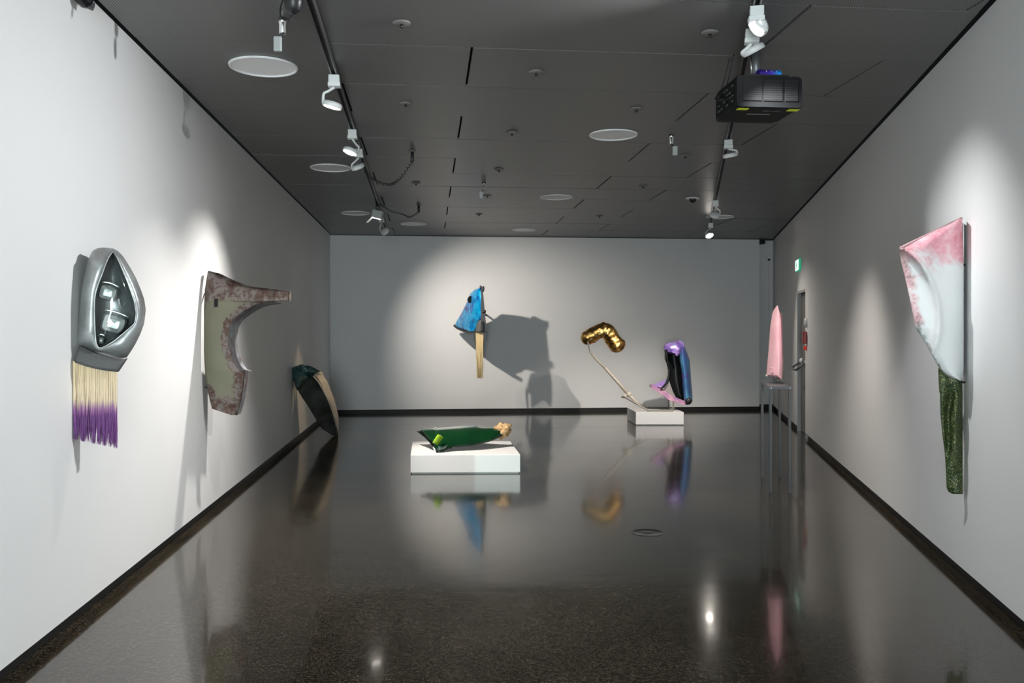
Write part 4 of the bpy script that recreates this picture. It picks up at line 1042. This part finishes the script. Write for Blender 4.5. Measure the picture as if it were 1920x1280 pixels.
mb = MB(); mb.grid(lp, 3, 3, (0, 0.03, 0)); mb.build('crumpled_lens', mat('smoky_lens', (0.03, 0.07, 0.055), 0.10, 0.2, Coat_Weight=0.8), root)
MB().tube([on_skin(0.19, 0.02, 0.012), on_skin(0.165, 0.16, 0.012)], 0.006, 6).build('scratch_trim', M['white'], root)
MB().tube([on_skin(s_ / 20, 1.0, 0.003) for s_ in range(4, 20)], 0.006, 6).build('hem', M['housing'], root)
m = mat('raw_foam', (0.5, 0.33, 0.15), 0.7); n = NT(m); co = n.coord()
n.col(n.ramp(n.noise(co, 22, 5, 0.7), [(0.3, (0.22, 0.12, 0.05)), (0.5, (0.50, 0.32, 0.15)), (0.7, (0.70, 0.52, 0.28))])); n.bump(n.noise(co, 45, 4), 0.6, 0.02)
bm = bmesh.new(); bmesh.ops.create_icosphere(bm, subdivisions=4, radius=1.0)
fcn = Q(940, 807.5, 9.93)
for v in bm.verts:
    d_ = v.co.copy(); rr = 1 + 0.35 * nz(d_, 2.2, 3) + 0.22 * nz(d_, 5, 7) + 0.10 * nz(d_, 11, 2)
    ca, sa_ = math.cos(-0.55), math.sin(-0.55)
    x_, z_ = d_.x * 0.112 * rr, d_.z * 0.078 * rr
    v.co = Vector((x_ * ca + z_ * sa_, d_.y * 0.075 * rr, -x_ * sa_ + z_ * ca)) + fcn - root_loc(root)
me = bpy.data.meshes.new('foam_lump'); bm.to_mesh(me); bm.free(); me.materials.append(m)
for p_ in me.polygons: p_.use_smooth = True
link(bpy.data.objects.new('foam_lump', me), root)

# ------------------------------------------------------------------ white and pink fender with green fabric, right wall
m = M['pinkwhite'] = mat('white_pink_fender', (0.7, 0.7, 0.7), 0.4); n = NT(m)
u, v_, _ = n.sep(n.coord('UV')); co = n.coord()
nb = n.noise(co, 4.5, 5, 0.65, 0.5)
topm = n.ramp(n.math('ADD', v_, n.math('MULTIPLY', n.math('SUBTRACT', nb, 0.5), 0.5)), [(0.70, g(0)), (0.80, g(1))])
leftm = n.ramp(n.math('ADD', n.math('SUBTRACT', 1.0, u), n.math('MULTIPLY', n.math('SUBTRACT', nb, 0.5), 0.55)), [(0.84, g(0)), (0.94, g(1))])
lowm = n.ramp(n.math('ADD', n.math('SUBTRACT', 1.0, u), n.math('MULTIPLY', n.math('SUBTRACT', n.noise(co, 14, 5), 0.5), 0.6)), [(0.86, g(0)), (0.92, g(1))])
isl = n.ramp(v_, [(0.33, g(1)), (0.36, g(0))])
pk = n.ramp(n.noise(co, 9, 5, 0.7), [(0.35, (0.62, 0.22, 0.27)), (0.55, (0.76, 0.40, 0.45)), (0.7, (0.74, 0.62, 0.62))])
gr = n.ramp(n.noise(co, 24, 4), [(0.4, (0.22, 0.22, 0.21)), (0.6, (0.42, 0.46, 0.45))])
basec = n.mix(topm, (0.72, 0.74, 0.74), pk)
upper = n.mix(leftm, basec, n.ramp(n.noise(co, 12, 5, 0.7), [(0.40, (0.26, 0.20, 0.19)), (0.52, (0.66, 0.40, 0.42)), (0.65, (0.78, 0.70, 0.69))]))
lower = n.mix(lowm, basec, gr)
n.col(n.mix(isl, upper, lower)); n.bump(nb, 0.12, 0.01)
YW = 5.2
rows = [(409, 1798, 1804), (418, 1781, 1804.5), (430, 1757.5, 1805), (445, 1726, 1805.5), (458, 1700, 1806), (465, 1686.5, 1806.2), (470, 1686, 1806.5), (492.5, 1690, 1806.8), (532.5, 1700, 1807), (570, 1708, 1807), (605, 1715, 1807), (615, 1717, 1807), (642.5, 1735, 1807), (675, 1752.5, 1807), (690, 1761, 1806.8), (698, 1767, 1806), (704, 1776, 1804.8), (709, 1787, 1803.8), (713.5, 1800, 1802.8)]
arcx = [(465, 1690), (480, 1712), (500, 1730), (525, 1744), (550, 1753), (580, 1759), (610, 1760), (640, 1756), (665, 1749), (713, 1738)]
root = thing('white_fender_sculpture', rwall(5.27, 0.9), 'white and pink car fender with green fabric on the right wall', 'sculpture')
pts = []; ys_ = sorted(set([409 + 304.5 * k / 59 for k in range(60)] + [r[0] for r in rows])); NXW = 40
mb = MB()
for yy in ys_:
    xl, xr = interp(rows, yy); ax_ = interp(arcx, max(465, yy))[0]; row = []
    for i in range(NXW):
        s_ = i / (NXW - 1); px = xl + (xr - xl) * s_
        d_ = YW - 0.13 * (1 - s_) + 0.10 * (1 - s_) ** 2 - 0.03 * math.sin(math.pi * s_)
        if yy > 465:                                   # raised wheel-arch lip
            e_ = (px - ax_)
            d_ -= 0.032 * math.exp(-((e_ - 1) / 6.0) ** 2)
            if e_ < 0: d_ += 0.055 * (1 - math.exp(e_ / 9.0))
        row.append(Q(px, yy, d_))
    pts.append(row)
mb.grid(pts, NXW, len(ys_), (0.006, 0.014, 0))
N_ = NXW * len(ys_)
for j, yy in enumerate(ys_):
    for i in range(NXW):
        for b_ in (0, N_): mb.uv[b_ + j * NXW + i] = (i / (NXW - 1), 1 - (yy - 409) / 304.5)
keep_r(mb); mb.build('panel', M['pinkwhite'], root)
mb = MB(); gg = []
for j in range(4):
    row = []
    for k in range(14):
        yy = 416 + (704 - 416) * k / 13; a_ = Q(1804.6 - 2.5 * max(0, k - 11) / 2, yy, YW + 0.004); b_ = Vector((DR + KR * 5.27 - 0.004, 5.27, a_.z))
        row.append(a_.lerp(b_, j / 3))
    gg.append(row)
mb.grid(gg, 14, 4); keep_r(mb, 0.004); mb.build('rear_flange', M['housing'], root)
MB().tube([Q(1688, 465, YW - 0.035), Q(1745, 437, YW - 0.03), Q(1803, 409, YW + 0.0)], 0.008, 8).build('top_hem', mat('pink_grey_hem', (0.42, 0.24, 0.25), 0.5), root)
for z_ in (1.2, 1.9):
    MB().tube([rwall(5.23, z_, 0.004), rwall(5.23, z_, 0.05)], 0.006, 8).build('wall_peg', M['black'], root)
m = M['glitter'] = mat('green_glitter_fabric', (0.03, 0.08, 0.02), 0.5); n = NT(m); co = n.coord()
vo = n.n('ShaderNodeTexVoronoi', i_Scale=260.0); n.l(co, vo.inputs['Vector']); cc_ = n.sep(vo.outputs['Color'])[0]
n.col(n.ramp(cc_, [(0.0, (0.005, 0.014, 0.004)), (0.6, (0.016, 0.042, 0.010)), (0.85, (0.06, 0.10, 0.022)), (0.97, (0.42, 0.40, 0.16))])); n.bump(cc_, 0.5, 0.003)
rows = [(690, 1761, 1803.5), (700, 1761.5, 1804), (715, 1762, 1804.5), (736, 1763, 1805), (737, 1764.5, 1805), (778, 1765.5, 1805), (815, 1769, 1805), (849, 1773.5, 1805), (890, 1776, 1805), (915, 1777, 1805.2), (922, 1780, 1805.2), (926, 1787, 1805)]
def gdep(s_, t_):
    return YW + 0.035 - 0.03 * math.sin(math.pi * s_) - 0.034 * math.sin(s_ * 9 + t_ * 4.5) * math.sin(math.pi * min(1, t_ * 1.3)) + 0.012 * math.sin(t_ * 21 + s_ * 5)
mb = rows_shell(rows, 20, 50, gdep, (0, 0.014, 0))
for q in mb.v:
    lim = DR + KR * q.y - 0.004; q.x = min(q.x, lim)
mb.build('fabric_sleeve', M['glitter'], root)

# ------------------------------------------------------------------ pink piece on a narrow steel stand by the door
zt = 0.99
cs = [Vector(((1444.5 - CX) / F * 8.2, 8.2, 0)), Vector(((1480.5 - CX) / F * 8.2, 8.2, 0))]
bk = [c_ + RV * 0.92 for c_ in cs]
root = thing('steel_stand', (cs[0] + cs[1] + bk[0] + bk[1]) / 4, 'tall narrow grey steel stand under the pink sculpture', 'stand')
for c_ in cs + bk:
    MB().box((c_.x, c_.y, (zt - 0.024) / 2), UX * 0.0105, VX * 0.0105, (0, 0, (zt - 0.024) / 2)).build('leg', M['steel'], root)
def rail(a, b): 
    a, b = Vector((a.x, a.y, zt - 0.012)), Vector((b.x, b.y, zt - 0.012)); d_ = (b - a); L = d_.length / 2 + 0.0105; d_ = d_.normalized()
    MB().box((a + b) / 2, d_ * L, Vector((d_.y, -d_.x, 0)) * 0.0105, (0, 0, 0.012)).build('rail', M['steel'], root)
rail(cs[0], cs[1]); rail(bk[0], bk[1]); rail(cs[0], bk[0]); rail(cs[1], bk[1])
MB().prism([cs[0], cs[1], bk[1], bk[0]], zt - 0.006, zt + 0.001).build('top', M['steel'], root)
m = M['pink'] = mat('pink_enamel', (0.78, 0.36, 0.44), 0.42); n = NT(m); co = n.coord()
n.col(n.ramp(n.noise(co, 3, 3), [(0.3, (0.86, 0.46, 0.52)), (0.7, (0.92, 0.56, 0.61))])); n.bump(n.noise(co, 6, 3), 0.25, 0.03)
YP = 8.62
root = thing('pink_sculpture', Vector(((1456 - CX) / F * YP, YP, zt)), 'pale pink upright car panel with split tip on steel stand', 'sculpture')
rows = [(572.7, 1457, 1458.2), (577, 1453.2, 1459.3), (585, 1448.7, 1461.8), (589.6, 1447.5, 1462.9), (600, 1446, 1464), (613, 1444, 1464.6), (634, 1442.6, 1465.2), (655, 1441, 1465.8), (678, 1439, 1466.4), (695, 1437.6, 1466), (703.5, 1437, 1465.5), (706, 1444, 1465.4), (708, 1452, 1465.3), (711, 1462.5, 1465.3)]
def pdep(s_, t_): return YP + 0.16 * (1 - s_) ** 1.6 - 0.035 * math.sin(math.pi * s_) - 0.035 * math.exp(-((s_ - 0.80) / 0.12) ** 2) * max(0, t_ - 0.55) * 2
rows_shell(rows, 20, 44, pdep, (0.006, 0.014, 0)).build('panel', M['pink'], root)
rows = [(585.5, 1465.8, 1466.4), (590, 1463.2, 1467), (613, 1464.4, 1467.4), (634, 1465, 1467.6), (678, 1466.2, 1468.6), (695, 1465.8, 1468), (711, 1465, 1465.8)]
rows_shell(rows, 6, 30, lambda s_, t_: YP - 0.01 + 0.20 * s_, (0.004, 0.010, 0)).build('side_fold', M['pink'], root)
MB().tube([Vector(((1456 - CX) / F * YP, YP + 0.03, zt + 0.001)), Vector(((1456 - CX) / F * YP, YP + 0.03, zt + 0.12))], 0.009, 12).build('post', M['steel'], root)
for a, b in ((1446.5, 690), (1446.5, 697)):
    MB().lathe(Q(a, b, YP + 0.015), [(0.007, 0.01), (0.006, -0.012), (0.002, -0.015)], axis=(0, 1, 0), seg=10).build('rivet', M['pink'], root)
MB().lathe(Q(1437.5, 704, YP + 0.15), [(0.011, 0.01), (0.010, -0.01), (0.003, -0.013)], axis=(0, 1, 0), seg=10).build('corner_knob', M['bone'], root)
